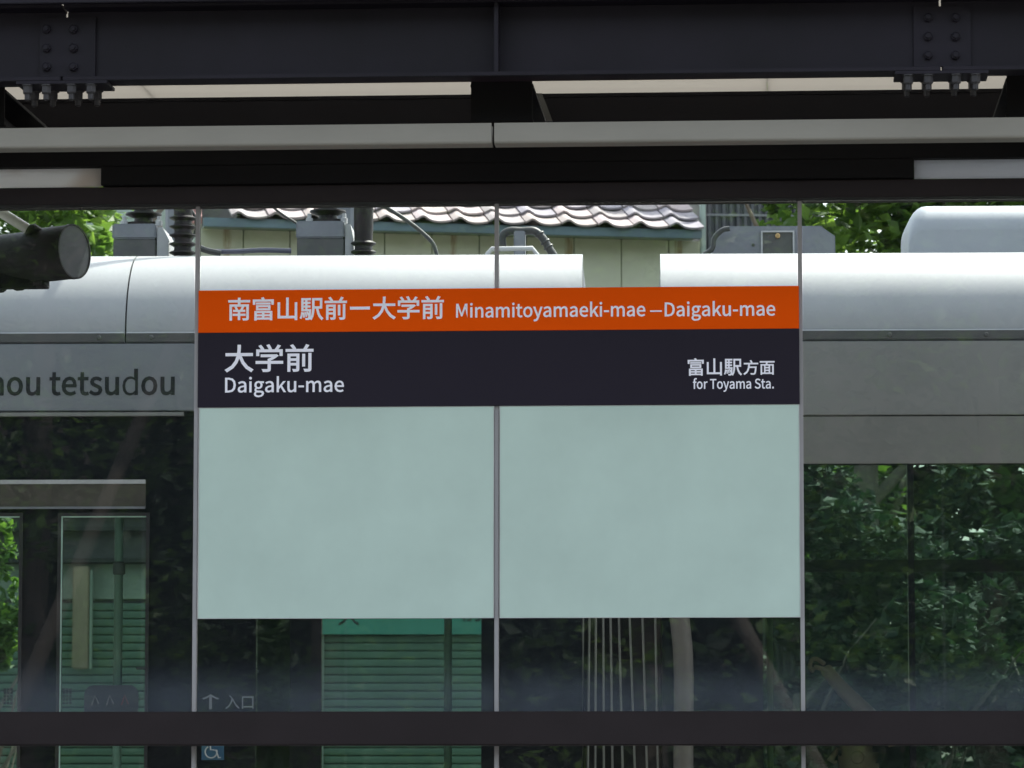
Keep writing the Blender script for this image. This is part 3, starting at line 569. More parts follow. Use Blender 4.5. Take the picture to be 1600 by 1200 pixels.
# rounded end pillar and panels beside the bellows
b = bmesh.new(); xa, xb = Tx(1051, 0, 1030), Tx(1082, 0, 1030); xc = (xa + xb) / 2
tube(b, [(xc - .02, .0, z_can - .03), (xc - .012, -.005, Tz(960)), (xc, -.012, Tz(1010)), (xc + .004, -.012, Tz(1060)), (xc, -.01, Tz(1250)), (xc, -.008, .4)], [(xb - xa) / 2] * 6, 16); obj('end_pillar', b, mat('warm grey pillar', (.105, .095, .083), .6, var=.2), tram, smooth=True)
# bellows
bel = bx('bellows', mat('black bellows fabric', (.02, .02, .021), .8, var=.2), tram, xe[1] + .004, xe[2] - .004, .26, W_T - .25, .5, Tz(457))
M_rib = mat('pale bellows rib', (.34, .345, .32), .5, var=.12)
for p0, p1 in ((911, 907), (921, 918.5), (931, 930), (942.5, 943.5), (954, 957), (967, 973), (984, 992), (1004, 1011), (1024, 1028)):
    b = bmesh.new(); x0 = Tx(p0, .2, 968); x1 = Tx(p1, .2, 1200); z0 = Tz(968, .2); z1 = Tz(1200, .2); k = (x1 - x0) / (z1 - z0); zt_ = Tz(462, .2)
    pts = [(x0 + k * (zt_ - z0) * .3, .2, zt_), (x0, .2, z0), (x1, .2, z1), (x1, .2, .5)]
    tube(b, pts, .0048, 6); tube(b, [pts[0], (pts[0][0], W_T - .2, zt_)], .006, 6); tube(b, [(p[0], W_T - .2, p[2]) for p in pts], .006, 6); obj('bellows_rib', b, M_rib, bel)
# inside: handrails, seat rows
def rail_(pts, r=.016, m=M_handrail): b = bmesh.new(); tube(b, pts, r, 10); return obj('handrail', b, m, tram, smooth=True)
rail_([(Tx(185, .16, 940), .16, z_floor), (Tx(185, .16, 940), .16, z_f0 - .055)], .0165)
b = bmesh.new(); lathe(b, (Tx(186, .16, 888), .16, Tz(888, .16, 186)), [(.017, -.025), (.024, -.02), (.024, .02), (.017, .025)], 14); obj('handrail_joint', b, M_pale, tram, smooth=True)
rail_([(Tx(700, .2, 1030), .2, z_floor), (Tx(700, .2, 1030), .2, z_f0 - .05)], .015, mat('grey green rail', (.2, .3, .24), .4))
rail_([(Tx(1203, .2, 1030), .2, z_floor), (Tx(1203, .2, 1030), .2, z_f0 - .05)], .012, mat('yellow green rail', (.2, .27, .12), .4))
rail_([(Tx(213, .1, 1044), .1, Tz(1044, .1, 213)), (Tx(404, .1, 1049), .1, Tz(1049, .1, 404))], .006, M_pale)
def seat(x, y, back=-1):
    b = bmesh.new(); box(b, x - .23, x + .23, y - .24, y + .22, z_floor + .36, z_floor + .44); box(b, x - .2, x + .2, y - .1, y + .1, z_floor, z_floor + .36); s_ = obj('seat', b, mat('blue grey seat fabric', (.04, .05, .07), .9), tram, bevel=.02)
    b = bmesh.new(); xb_ = x + back * .22; box(b, xb_ - .035, xb_ + .035, y - .23, y + .21, z_floor + .445, z_floor + 1.0); obj('seat_back', b, mat('blue grey seat fabric', (.04, .05, .07), .9), s_, bevel=.03)
for px in (560, 1330, 1700): seat(Tx(px, 1.95), 1.95, -1)
xp = Tx(1362, .45, 1080)
seat(xp, .45, 1)

# roof equipment: pantograph base on four boxes with ribbed insulators
def z_roof(): return z_f1 - .04
ZR = z_roof()
panto = None
pbx = []
for bi, (p0, p1, p2, pt) in enumerate(((177, 243, 264, 347), (464, 537, 553, 344))):
    yl = .62
    x0, x1, x2 = Tx(p0, yl, 370), Tx(p1, yl, 370), Tx(p2, yl, 370); zt_ = Tz(pt, yl)
    b = bmesh.new(); zm = Tz(371, yl)
    box(b, x0 - .004, x1 + .003, yl - .006, yl + .34, zm, zt_)
    pb = obj('pantograph_base', b, M_roofgrey, tram, bevel=.006); bx('base_foot', mat('dark grey foot paint', (.07, .072, .07), .6, var=.2), pb, x0, x1, yl, yl + .33, ZR + .001, zm - .0005, .003)
    b = bmesh.new(); prism_y(b, [(x1 + .0045, ZR + .001), (x2, ZR + .001), (x2 - .003, zm), (x1 + .025, zt_ - .012), (x1 + .0045, zt_ - .012)], yl + .01, yl + .30); obj('lit_side', b, M_pale, pb)  # paler paint gives the box flank its sunlit look
    b = bmesh.new(); xi = (x0 + x1) / 2 + .02
    prof = [(.075, 0), (.075, .018)] 
    zz = .018
    for k in range(5): prof += [(.038, zz + .004), (.036, zz + .02), (.072, zz + .034), (.070, zz + .04), (.04, zz + .046)]; zz += .05
    lathe(b, (xi, yl + .12, zt_ - .001), prof, 20); obj('insulator', b, M_insul, pb, smooth=True)
    b = bmesh.new()
    for dx in (-.085, .085): lathe(b, (xi + dx * .8, yl + .06, zt_ - .001), [(.014, 0), (.014, .02), (.008, .022), (.008, .038)], 8)
    obj('bolt', b, M_pale, pb)
    pbx.append((xi, yl + .12, zt_ + .27))
    # tall ribbed arrester beside the box
    pxc = 286 if bi == 0 else 566
    xi2 = Tx(pxc, yl, 350); prof = [(.05, 0), (.05, .025)]; zz = .025; rbig = .054 if bi == 0 else .05
    for k in range(6 if bi == 0 else 3): prof += [(.034, zz + .003), (.034, zz + .012), (rbig, zz + .022), (rbig * .96, zz + .026), (.036, zz + .032)]; zz += .034
    prof += [(.036, zz), (.036, zz + .02), (.038, zz + .05), (.038, zz + .25)]
    b = bmesh.new(); lathe(b, (xi2 + (.0 if bi == 0 else .005), yl, ZR + .002), prof, 20); obj('arrester', b, M_insul, tram, smooth=True)
b = bmesh.new()
for dy in (0, 1.0):
    tube(b, [(pbx[0][0] - .1, pbx[0][1] + dy, pbx[0][2]), (pbx[1][0] + .1, pbx[1][1] + dy, pbx[1][2])], .02, 8)
for p in pbx:
    tube(b, [(p[0], p[1], p[2]), (p[0], p[1] + 1.0, p[2])], .02, 8)
mid = (pbx[0][0] + pbx[1][0]) / 2
for dy in (0.1, .9):
    tube(b, [(pbx[0][0], pbx[0][1] + dy, pbx[0][2]), (pbx[1][0] + .3, pbx[0][1] + dy, pbx[0][2] + .35), (mid, pbx[0][1] + dy, pbx[0][2] + .95)], .016, 8)
tube(b, [(mid, pbx[0][1] - .15, pbx[0][2] + .95), (mid, pbx[0][1] + 1.15, pbx[0][2] + .95)], .022, 8)
obj('pantograph', b, M_insul, tram, smooth=True)
for px, yl in ((220, 1.62), (505, 1.62)):
    x = Tx(px, .62, 370); b = bmesh.new(); box(b, x - .08, x + .09, 1.5, 1.78, ZR + .001, ZR + .14); lathe(b, (x + .02, 1.64, ZR + .14), [(.05, 0), (.05, .27)], 12); obj('pantograph_base', b, M_roofgrey, tram)
def cable(pts, yl, r, m=M_cable, name='roof_cable'):
    b = bmesh.new(); tube(b, smoothpath([(Tx(p, yl, q), yl, Tz(q, yl, p)) for p, q in pts], 6), r, 8); return obj(name, b, m, tram, smooth=True)
cable([(570, 306), (600, 322), (632, 342), (658, 362), (676, 380), (683, 400)], .62, .008)
cable([(420, 318), (440, 334), (465, 350)], .75, .005)
cable([(308, 385), (322, 391), (345, 396)], .56, .012)
cable([(330, 393), (370, 393), (410, 391), (455, 392)], .58, .010, mat('dull blue conduit', (.07, .07, .1), .5))
cable([(265, 300), (300, 330), (306, 360), (290, 385)], .66, .006)
b = bmesh.new(); x0, z0 = Tx(300, .5, 385), ZR + .0; box(b, Tx(272, .5), Tx(314, .5), .5, .6, ZR + .001, ZR + .03); obj('conduit_clamp', b, M_roofgrey, tram, bevel=.004)
# hose with grey block on a white tube, over the end of the left car
b = bmesh.new(); yl = .62
tube(b, smoothpath([(Tx(p, yl, q), yl, Tz(q, yl, p)) for p, q in ((786, 392), (785, 370), (796, 361), (815, 361), (835, 361), (848, 372), (858, 388), (866, 400))], 6), .0155, 12)
for p, q in ((852, 378), (857, 386), (843, 366)): lathe(b, (Tx(p, yl, q), yl, Tz(q, yl, p)), [(.019, -.004), (.021, 0), (.019, .004)], 12, Vector((.5, 0, -.8)))
obj('roof_hose', b, M_cable, tram, smooth=True)
b = bmesh.new(); box(b, Tx(803, yl), Tx(821, yl), yl - .03, yl + .05, ZR, Tz(362, yl, 812)); obj('hose_block', b, M_roofgrey, tram, bevel=.004)
b = bmesh.new(); tube(b, [(Tx(760, .5, 393), .5, Tz(391, .5, 760) - .02), (Tx(768, .5), .5, Tz(389, .5, 768)), (Tx(832, .5), .5, Tz(388, .5, 832)), (Tx(840, .5), .5, Tz(391, .5, 840) - .02)], .0095, 10); obj('white_tube', b, M_pale, tram, smooth=True)
# grey chamfered housing on the right car
yl = .55
hx = [Tx(p, yl, 370) for p in (1113, 1135, 1282, 1305)]; zt_ = Tz(353, yl, 1200); zc2 = Tz(369, yl, 1200)
b = bmesh.new(); prism_y(b, [(hx[0], ZR + .001), (hx[3], ZR + .001), (hx[3], zc2), (hx[2], zt_), (hx[1], zt_), (hx[0], zc2)], yl, yl + .9); hs_ = obj('roof_housing', b, M_roofgrey, tram, bevel=.005)
r0, r1, rz0, rz1 = Tx(1189, yl, 370), Tx(1241, yl, 370), ZR, Tz(361, yl, 1215)
b = bmesh.new()
for q in ((r0, r1, rz1 - .006, rz1), (r0, r0 + .006, rz0, rz1 - .0065), (r1 - .006, r1, rz0, rz1 - .0065)): box(b, q[0], q[1], yl - .012, yl - .0005, q[2], q[3])
obj('hatch_frame', b, M_pale, hs_)
b = bmesh.new(); box(b, r0 + .007, r1 - .007, yl - .004, yl - .0004, rz0 + .001, rz1 - .007); obj('hatch', b, M_silver3, hs_)
b = bmesh.new(); lathe(b, ((r0 + r1) / 2, yl - .004, rz1 - .02), [(.010, 0), (.010, .012), (.006, .014)], 10, Vector((0, -1, 0))); obj('hatch_latch', b, mat('brassy latch', (.4, .27, .12), .4, metal=.5), hs_)
b = bmesh.new(); lathe(b, (Tx(1177, yl, 383), yl, Tz(383, yl, 1177)), [(.006, -.001), (.006, .004)], 8, Vector((0, -1, 0))); obj('bolt', b, M_cable, hs_)
cable([(1100, 398), (1113, 388), (1116, 372), (1128, 360), (1140, 357)], .5, .010)
# rounded air conditioner at the right edge
yl = .6
ax0, ax1 = Tx(1420, yl, 370), Tx(2350, yl); za = Tz(321, yl + .12, 1600)
b = bmesh.new(); pr = [(yl, ZR + .001), (yl + .004, za - .11)]
for k in range(0, 10): a = R(10 * k); pr.append((yl + .004 + .14 * (1 - math.cos(a)), za - .11 + .11 * math.sin(a)))
pr += [(yl + .5, za), (yl + .5, ZR + .001)]
def scaled(s, dz): return [(yl + .06 + (y - yl - .06) * s if y > yl + .06 else y + (1 - s) * .3, ZR + (z - ZR) * dz) for y, z in pr]
rings = []
for k in range(0, 8):
    a = R(90 * k / 7); dz = 1 - .42 * (1 - math.sin(a)); s = .93 + .07 * math.sin(a)
    rings.append([b.verts.new((ax0 + .075 * (1 - math.cos(a)) + .0, y + (1 - s) * .5 * (1 if y < yl + .5 else -1), ZR + (z - ZR) * (dz if z > ZR + .01 else 1))) for y, z in pr])
rings.append([b.verts.new((ax1, y, z)) for y, z in pr])
for a_, c_ in zip(rings, rings[1:]):
    for k in range(len(pr)): b.faces.new((a_[k], a_[(k + 1) % len(pr)], c_[(k + 1) % len(pr)], c_[k]))
b.faces.new(rings[0][::-1]); b.faces.new(rings[-1]); obj('air_conditioner', b, mat('pale blue grey housing', (.30, .32, .345), .45, var=.06, scale=3), tram, smooth=True)
# wheels under the skirt
for px in (-300, 450, 1250, 1900):
    for yl in (.5, W_T - .62):
        b = bmesh.new(); lathe(b, (Tx(px), yl, .31), [(.3, -.02), (.3, .1), (.22, .11)], 24, Vector((0, 1, 0))); obj('wheel', b, M_seal, tram)

# ------------------------------------------------------------------ the passenger in the right car
def skin_figure(name, joints, edges, m, root=0):
    me = bpy.data.meshes.new(name); me.from_pydata([j[:3] for j in joints], edges, []); o = bpy.data.objects.new(name, me); C.objects.link(o)
    bpy.context.view_layer.objects.active = o
    md = o.modifiers.new('skin', 'SKIN'); md.use_smooth_shade = True; sk = me.skin_vertices[0].data
    for i, j in enumerate(joints): r = j[3]; sk[i].radius = (r, r) if not isinstance(r, tuple) else r; sk[i].use_root = (i == root)
    o.modifiers.new('sub', 'SUBSURF').levels = 2; o.modifiers['sub'].render_levels = 2
    dg = bpy.context.evaluated_depsgraph_get(); m2 = bpy.data.meshes.new_from_object(o.evaluated_get(dg)); bpy.data.objects.remove(o)
    m2.materials.clear(); m2.materials.append(m); m2.name = name; return m2
M_skin = mat('tanned skin', (.75, .42, .29), .55, var=.12, scale=20)
M_cloth = mat('dark clothing', (.025, .025, .032), .9, var=.2)
hx_, hz_ = T0.at(1284, 1040, .3)                        # the raised hand on the grab bar
base = T0.M @ Vector((xp, .45, 0)) + T0.o
person = thing('person', 'seated passenger in dark clothes with one bare forearm raised, behind the lower right window', 'person', (base.x, base.y, z_floor), T0.rot)
H = Vector((hx_ - xp, .3 - .45, hz_ - z_floor))
J = [(0, 0, .50, .13), (-.01, 0, .72, .12), (-.02, 0, .90, .125), (-.03, 0, 1.0, .06), (-.045, 0, 1.07, .055), (-.05, 0, 1.13, .085), (-.05, 0, 1.22, .09), (-.05, 0, 1.28, .06),
     (-.02, -.16, .93, .065), (.02, -.17, 1.02, .048), (.09 + H.x * 0, -.16, H.z - .30, .042), (H.x + .06, -.155, H.z - .07, .028), (H.x + .03, -.15, H.z - .03, .026), (H.x + .005, -.15, H.z - .002, .03),
     (-.02, .17, .93, .065), (-.05, .23, .72, .045), (-.2, .2, .62, .034), (-.3, .16, .62, .03),
     (-.1, -.1, .50, .09), (-.42, -.11, .48, .07), (-.44, -.11, .1, .045), (-.5, -.11, .05, .04), (-.1, .1, .50, .09), (-.42, .11, .48, .07), (-.44, .11, .1, .045), (-.5, .11, .05, .04)]
E_ = [(0, 1), (1, 2), (2, 3), (3, 4), (4, 5), (5, 6), (6, 7), (2, 8), (8, 9), (9, 10), (10, 11), (11, 12), (12, 13), (2, 14), (14, 15), (15, 16), (16, 17), (0, 18), (18, 19), (19, 20), (20, 21), (0, 22), (22, 23), (23, 24), (24, 25)]
me = skin_figure('body', J, E_, M_skin); me.materials.append(M_cloth)
for p in me.polygons:
    c = p.center
    arm = c.y < -.1 and c.z > H.z - .30 and c.x < .3 and c.z > .98
    head = c.z > .99 and abs(c.y) < .1
    p.material_index = 0 if (arm or head or (c.x < -.24 and c.z > .585)) else 1
obj('body', me, M_skin, person)
b = bmesh.new(); bmesh.ops.create_uvsphere(b, u_segments=20, v_segments=12, radius=.1); bmesh.ops.scale(b, vec=(1.02, .92, .95), verts=b.verts)
for v in list(b.verts):
    if v.co.z < -.02 and v.co.x < .03: b.verts.remove(v)
bmesh.ops.translate(b, verts=b.verts, vec=(-.035, 0, 1.225)); obj('hair', b, M_cable, person, smooth=True)
b = bmesh.new()
tube(b, [(-.128, 0, 1.215), (-.158, 0, 1.17), (-.135, 0, 1.16)], [.008, .014, .01], 8)
for s_ in (-1, 1): lathe(b, (-.06, s_ * .078, 1.18), [(.012, -.006), (.026, 0), (.022, .012), (.01, .016)], 12, Vector((-.2, s_, 0)))
obj('nose_and_ears', b, M_skin, person, smooth=True)
b = bmesh.new()
for s_ in (-1, 1): bmesh.ops.create_uvsphere(b, u_segments=10, v_segments=8, radius=.011, matrix=Matrix.Translation((-.121, s_ * .032, 1.195)))
tube(b, [(-.128, -.02, 1.128), (-.134, 0, 1.126), (-.128, .02, 1.128)], .004, 6)
obj('eyes_and_mouth', b, M_cable, person, smooth=True)
fm = bmesh.new()
for k, (dy, ln) in enumerate(((-.03, .07), (-.011, .078), (.008, .074), (.025, .06))):
    fp = [(H.x + .01, -.15 + dy * .8, H.z + .005), (H.x - .02, -.15 + dy, H.z + .024), (H.x - .04, -.15 + dy, H.z + .018), (H.x - .045, -.15 + dy, H.z + .018 - ln * .35), (H.x - .03, -.15 + dy, H.z - ln * .3)]
    tube(fm, smoothpath(fp, 4), .0082, 8)
tube(fm, smoothpath([(H.x + .02, -.175, H.z - .02), (H.x - .005, -.19, H.z - .012), (H.x - .028, -.18, H.z - .006)], 4), .0095, 8)
obj('fingers', fm, M_skin, person, smooth=True)
b = bmesh.new(); tube(b, [(Tx(1255), .3, hz_ + .008), (Tx(1330), .3, hz_ + .008)], .0001 + .010, 10); o = obj('grab_bar', b, M_cable, tram); o.location = (-.025, 0, 0)

# ------------------------------------------------------------------ tiled house behind the tram
H0p = W.at(700, 366, 32.0)
HF = Frame(H0p[0], 32.0, YAW + R(10.4))
house = thing('tiled_house', 'pale green sided house with wavy mauve roof tiles behind the left tram car', 'house', HF.o, HF.rot)
hz_e = HF.z(363, -.30, 700)                             # underside of the fascia
seams = [306, 380, 453, 527, 601, 675, 749, 823, 897, 971, 1045, 1096]
hx_s = [HF.x(p, 0, 400) for p in seams]
rusty = {3: HF.x(0), 0: 0}
for i, (a, c) in enumerate(zip(hx_s, hx_s[1:])):
    rx = {0: HF.x(354, 0, 400), 5: HF.x(708, 0, 400), 7: HF.x(889, 0, 400), 10: HF.x(1061, 0, 400)}.get(i)
    bx('siding_panel', siding_mat(round(rx, 3) if rx is not None else None), house, a + .004, c - .004, .0, .03, .2, hz_e + .02, bevel=.003)
bx('wall', M_green_wall, house, hx_s[0] + .01, hx_s[-1] - .002, .0301, 5, 0, hz_e + .02)
xl, xr = HF.x(318, -.3, 350), HF.x(1097, -.3, 365)
bx('fascia', M_teal, house, xl, xr, -.30, -.26, hz_e, hz_e + .072, bevel=.004)
bx('soffit', M_green_wall, house, xl + .02, xr - .02, -.259, -.001, hz_e + .021, hz_e + .035)
bx('downpipe', M_palegreen, house, HF.x(1095, -.08, 350), HF.x(1103, -.08, 350), -.08, -.03, .2, hz_e + .6, bevel=.008)
# roof tiles laid one by one, four lengths of clay with an S section
SL = R(26); xt0 = HF.x(362, -.35, 345); TW, TE = .279, .236
TILT = SL - R(6.5)
def tile_mesh(m, jit):
    b = bmesh.new(); n = 12; th = .017; L_ = .285; SL = TILT
    def wave(t): return .034 * math.exp(-((t - .2) / .14) ** 2) - .012 * math.sin(math.pi * min(1, max(0, (t - .36) / .64))) + .004
    rows = []
    for s_ in (0, L_):
        up = [b.verts.new((t * (TW + .012), s_ * math.cos(SL) - wave(t) * math.sin(SL), s_ * math.sin(SL) + wave(t) * math.cos(SL))) for t in [k / n for k in range(n + 1)]]
        dn = [b.verts.new((t * (TW + .012), s_ * math.cos(SL) - (wave(t) - th) * math.sin(SL), s_ * math.sin(SL) + (wave(t) - th) * math.cos(SL))) for t in [k / n for k in range(n + 1)]]
        rows.append((up, dn))
    (u0, d0), (u1, d1) = rows
    for k in range(n):
        b.faces.new((u0[k], u0[k + 1], u1[k + 1], u1[k])); b.faces.new((d0[k + 1], d0[k], d1[k], d1[k + 1])); b.faces.new((u0[k + 1], u0[k], d0[k], d0[k + 1])); b.faces.new((u1[k], u1[k + 1], d1[k + 1], d1[k]))
    b.faces.new((u0[0], u1[0], d1[0], d0[0])); b.faces.new((u1[n], u0[n], d0[n], d1[n]))
    return b
ncol = int((xr - xt0) / TW); TW_step = (xr + .02 - xt0) / ncol
roof = bx('roof_deck', M_lintel, house, xt0 + .05, xr - .03, -.29, -.05, hz_e + .074, hz_e + .09)
protos = []
for k, mm in enumerate(M_tiles):
    o = obj('roof_tile', tile_mesh(mm, k), mm, roof, smooth=True); protos.append(o); o.location = (xt0 + k * TW_step, -.345, hz_e + .088)
rnd = random.Random(3)
for r_ in range(9):
    for c_ in range(ncol):
        if r_ == 0 and c_ < 1: continue
        s_ = r_ * TE
        again(rnd.choice(protos), roof, (xt0 + c_ * TW_step + rnd.uniform(-.004, .004), -.345 + s_ * math.cos(SL) + rnd.uniform(-.006, .006), hz_e + .088 + s_ * math.sin(SL) + r_ * .0145 * 0 + .004 + .012 * (0) + rnd.uniform(-.002, .002)))
b = bmesh.new(); prism_x(b, [(-.25, hz_e + .09), (2.6, hz_e + .09), (2.6, hz_e + .05 + 2.9 * math.tan(SL)), (2.2, hz_e + .05 + 2.45 * math.tan(SL) )], xt0 + .06, xr - .04); obj('roof_body', b, M_lintel, house)

# neighbouring buildings
nf = Frame(W.x(250, 36, 350), 36, YAW + R(6))
nbld = thing('rendered_building', 'pale grey-green rendered building glimpsed between the left tree and the tiled house', 'building', nf.o, nf.rot)
a, c = nf.x(120, 0, 350), nf.x(262, 0, 350)
bx('wall', M_palegreen, nbld, a, c, 0, 6, 0, 8.2)
bx('downpipe', M_rust, nbld, c + .03, c + .14, -.12, -.02, 0, 8.0, bevel=.02)
wf = Frame(W.x(330, 38, 330), 38.5, YAW + R(10))
wb = thing('white_house', 'white-walled house with a red-brown lean-to roof, in the gap left of the tiled roof', 'house', wf.o, wf.rot)
a, c = wf.x(266, 0, 330), wf.x(470, 0, 330)
bx('wall', M_offwhite, wb, a, c, 0, 5, 0, 8.6)
for k in range(6): bx('wall_batten', M_rust, wb, a + .25 + k * .22, a + .265 + k * .22, -.015, -.001, 6.0, 8.6)
z_ = wf.z(333, -.6, 330); b = bmesh.new(); prism_x(b, [(-1.2, z_ - .12), (-.001, z_ + .12), (-.001, z_ + .05), (-1.2, z_ - .19)], a, c); obj('lean_to_roof', b, mat('dull red roof', (.3, .14, .14), .6), wb)
cf = Frame(W.x(1150, 33.5, 350), 33.5, YAW + R(4))
cb_ = thing('corrugated_shed', 'dark grey corrugated metal wall between the tiled house and the right-hand tree', 'shed', cf.o, cf.rot)
a, c = cf.x(1104, 0, 350), cf.x(1262, 0, 350); sp = .062
x = a; k = 0
b = None; proto = None
while x < c:
    if proto is None:
        b = bmesh.new(); prof = []
        for j in range(4): prof += [(j * sp, 0), (j * sp + .012, -.025), (j * sp + .036, -.025), (j * sp + .048, 0)]
        prof += [(4 * sp - .004, 0), (4 * sp - .004, .02), (0, .02)]
        v0 = [b.verts.new((px_, py_, .1)) for px_, py_ in prof]; v1 = [b.verts.new((px_, py_, 8.4)) for px_, py_ in prof]; n = len(prof)
        for q in range(n): b.faces.new((v0[q], v0[(q + 1) % n], v1[(q + 1) % n], v1[q]))
        b.faces.new(v0[::-1]); b.faces.new(v1); proto = obj('corrugated_sheet', b, M_corr, cb_, loc=(x, 0, 0))
    else: again(proto, cb_, (x, 0, 0))
    x += 4 * sp; k += 1
bx('wall', M_corr, cb_, a, c, .021, 4, 0, 8.38)
for zz in (cf.z(316, -.02, 1150), cf.z(338, -.02, 1150)): bx('lap_strip', mat('pale zinc', (.22, .22, .23), .5), cb_, a, c, -.03, -.0255, zz, zz + .02)

# low shop seen through the tram's windows
GF = Frame(W.x(380, 27.5, 1000), 27.5, YAW - R(0.5))
shop = thing('shop', 'low green-walled shop with closed slatted shutters, seen through the tram windows', 'shop', GF.o, GF.rot)
gx0, gx1 = GF.x(-90, 0, 1000), GF.x(800, 0, 1000)
gz = lambda py, yl=0: GF.z(py, yl, 300)
bx('upper_wall', M_silver3, shop, gx0, gx1, .04, 3, gz(872), gz(800), 0)
bx('eave', mat('dark eave', (.02, .022, .02), .6), shop, gx0, gx1, -.12, .039, gz(880), gz(874.5), 0)
bx('eave_top', mat('dark eave', (.02, .022, .02), .6), shop, gx0, gx1, -.1, .039, gz(830), gz(824), 0)
bx('wall', M_green_wall, shop, gx0, gx1, .04, 3, 0, gz(873), 0)
bx('lower_wall', M_green_wall, shop, gx0, gx1, .0, .0399, gz(936), gz(881), .002)
bx('roof', mat('dark eave', (.02, .022, .02), .6), shop, gx0, gx1, -.1, 3.1, gz(800) + .001, gz(800) + .05)
def shutter(p0, p1, ptop):
    x0, x1 = GF.x(p0, 0, 1000), GF.x(p1, 0, 1000)
    fr = bx('shutter', M_seal, shop, x0, x1, .0, .0395, .1, gz(ptop) - .001); z = .12; pr = None; st = 12.6 / (FPX / 27.5)
    while z < gz(ptop) - .05:
        if pr is None:
            b = bmesh.new(); prism_x(b, [(-.0005, 0), (-.014, .006), (-.02, st * .45), (-.014, st - .006), (-.0005, st - .003)], x0 + .01, x1 - .01); pr = obj('slat', b, M_shutter, fr, loc=(0, 0, z), smooth=True)
        else: again(pr, fr, (0, 0, z))
        z += st
    for xx in (x0, x1): bx('guide', M_green_wall, fr, xx - .03, xx + .03, -.04, -.0205, .0, gz(ptop))
shutter(-75, 268, 938); shutter(300, 480, 938); shutter(500, 790, 972)
sb = bx('signboard', M_shopsign, shop, GF.x(496, 0, 970), GF.x(762, 0, 970), -.09, -.045, gz(992), gz(925), .003)
for s, p0, p1 in (('大', 529, 561), ('前', 722, 752)):
    x0, zz = GF.at(p0, 974 if s == '大' else 968, -.0915); x1 = GF.x(p1, -.0915, 974); me = text_mesh(s, x0, x1, zz, 34 / 225, weight=.002, y=-.0915); me.materials.clear(); me.materials.append(M_seal); obj('lettering', me, M_seal, sb)
pc = bx('curtain_post', mat('tan timber post', (.25, .21, .14), .7, var=.3, stretch=(1, 1, .2), scale=6), shop, GF.x(116, 0, 950), GF.x(142, 0, 950), -.12, -.06, gz(1046), gz(886), .01)
bx('post_edge', M_green_wall, pc, GF.x(143, 0, 950), GF.x(147, 0, 950), -.12, -.07, gz(1046), gz(892), .004)

# ------------------------------------------------------------------ trees
L_bright = leaf_mat('sunlit leaf', (.035, .085, .018), (.12, .22, .045), .5)
L_mid = leaf_mat('mid green leaf', (.025, .06, .015), (.09, .17, .04), .45)
L_dark = leaf_mat('dark leaf', (.010, .026, .014), (.028, .055, .026), .25, .7)
def leaves(bm, rnd, centre, rad, n, size):
    for _ in range(n):
        while True:
            p = Vector((rnd.uniform(-1, 1), rnd.uniform(-1, 1), rnd.uniform(-1, 1)))
            if .25 < p.length < 1: break
        p = Vector((p.x * rad[0], p.y * rad[1], p.z * rad[2])) + Vector(centre)
        u = Vector((rnd.gauss(0, 1), rnd.gauss(0, 1), rnd.gauss(0, .6))).normalized(); w = u.cross(Vector((rnd.gauss(0, .6), rnd.gauss(0, .6), 1))).normalized()
        nn = u.cross(w); s = size * rnd.uniform(.6, 1.25); a = p - u * s * .5; c = p + u * s * .5
        l1 = p + w * s * .34 + nn * s * .1 - u * s * .05; l2 = p - w * s * .34 + nn * s * .1 - u * s * .05
        va, vb, vc, vd = [bm.verts.new(q) for q in (a, l1, c, l2)]
        bm.faces.new((va, vb, vc)); bm.faces.new((va, vc, vd))
M_bark2 = mat('dark bark', (.075, .064, .057), .9, var=.4, scale=14, bump=.5, bscale=25, stretch=(1, 1, .3))
def tree(name, label, loc, blobs, lm, trunk_pts, trunk_r, n, size, seed, group=None, cat='tree'):
    rnd = random.Random(seed); t = thing(name, label, cat, loc, 0, group)
    b = bmesh.new()
    for tp, tr in zip(trunk_pts, trunk_r): tube(b, smoothpath(tp, 4), [tr[0] + (tr[1] - tr[0]) * k / (4 * (len(tp) - 1)) for k in range(4 * (len(tp) - 1) + 1)], 10)
    obj('trunk', b, M_bark2 if name == 'street_tree' else M_bark, t, smooth=True)
    b = bmesh.new(); tot = sum(r[0] * r[1] * r[2] for _, r in blobs) or 1
    for c, r in blobs:
        # each blob is broken into clumps so that gaps and light and dark masses form
        m_ = max(6, int(10 * (r[0] * r[2]) ** .5)); nn = int(n * r[0] * r[1] * r[2] / tot / m_)
        for _ in range(m_):
            q = Vector((rnd.gauss(0, .45), rnd.gauss(0, .45), rnd.gauss(0, .45))); cc = Vector(c) + Vector((q.x * r[0], q.y * r[1], q.z * r[2])); s = rnd.uniform(.22, .42)
            leaves(b, rnd, cc, (r[0] * s, r[1] * s, r[2] * s), max(4, nn), size)
    me = obj('crown', b, lm, t); me['kind'] = 'stuff'; return t
def branches(h, spread, rnd, lean=(0, 0)):
    base = [[(0, 0, 0), (lean[0] * .5, lean[1] * .5, h * .35), (lean[0], lean[1], h * .75)]]; rr = [(.16, .07)]
    for k in range(7):
        a = rnd.uniform(0, 6.28); t = rnd.uniform(.4, .95); z = h * .75 * t; o_ = (lean[0] * t, lean[1] * t)
        base.append([(o_[0], o_[1], z), (o_[0] + math.cos(a) * spread * .4, o_[1] + math.sin(a) * spread * .4, z + h * .12), (o_[0] + math.cos(a) * spread * .8, o_[1] + math.sin(a) * spread * .8, z + h * .25)]); rr.append((.05, .012))
    return base, rr
rnd = random.Random(11)
x = W.x(40, 29, 370); tp, tr = branches(7, 1.8, rnd)
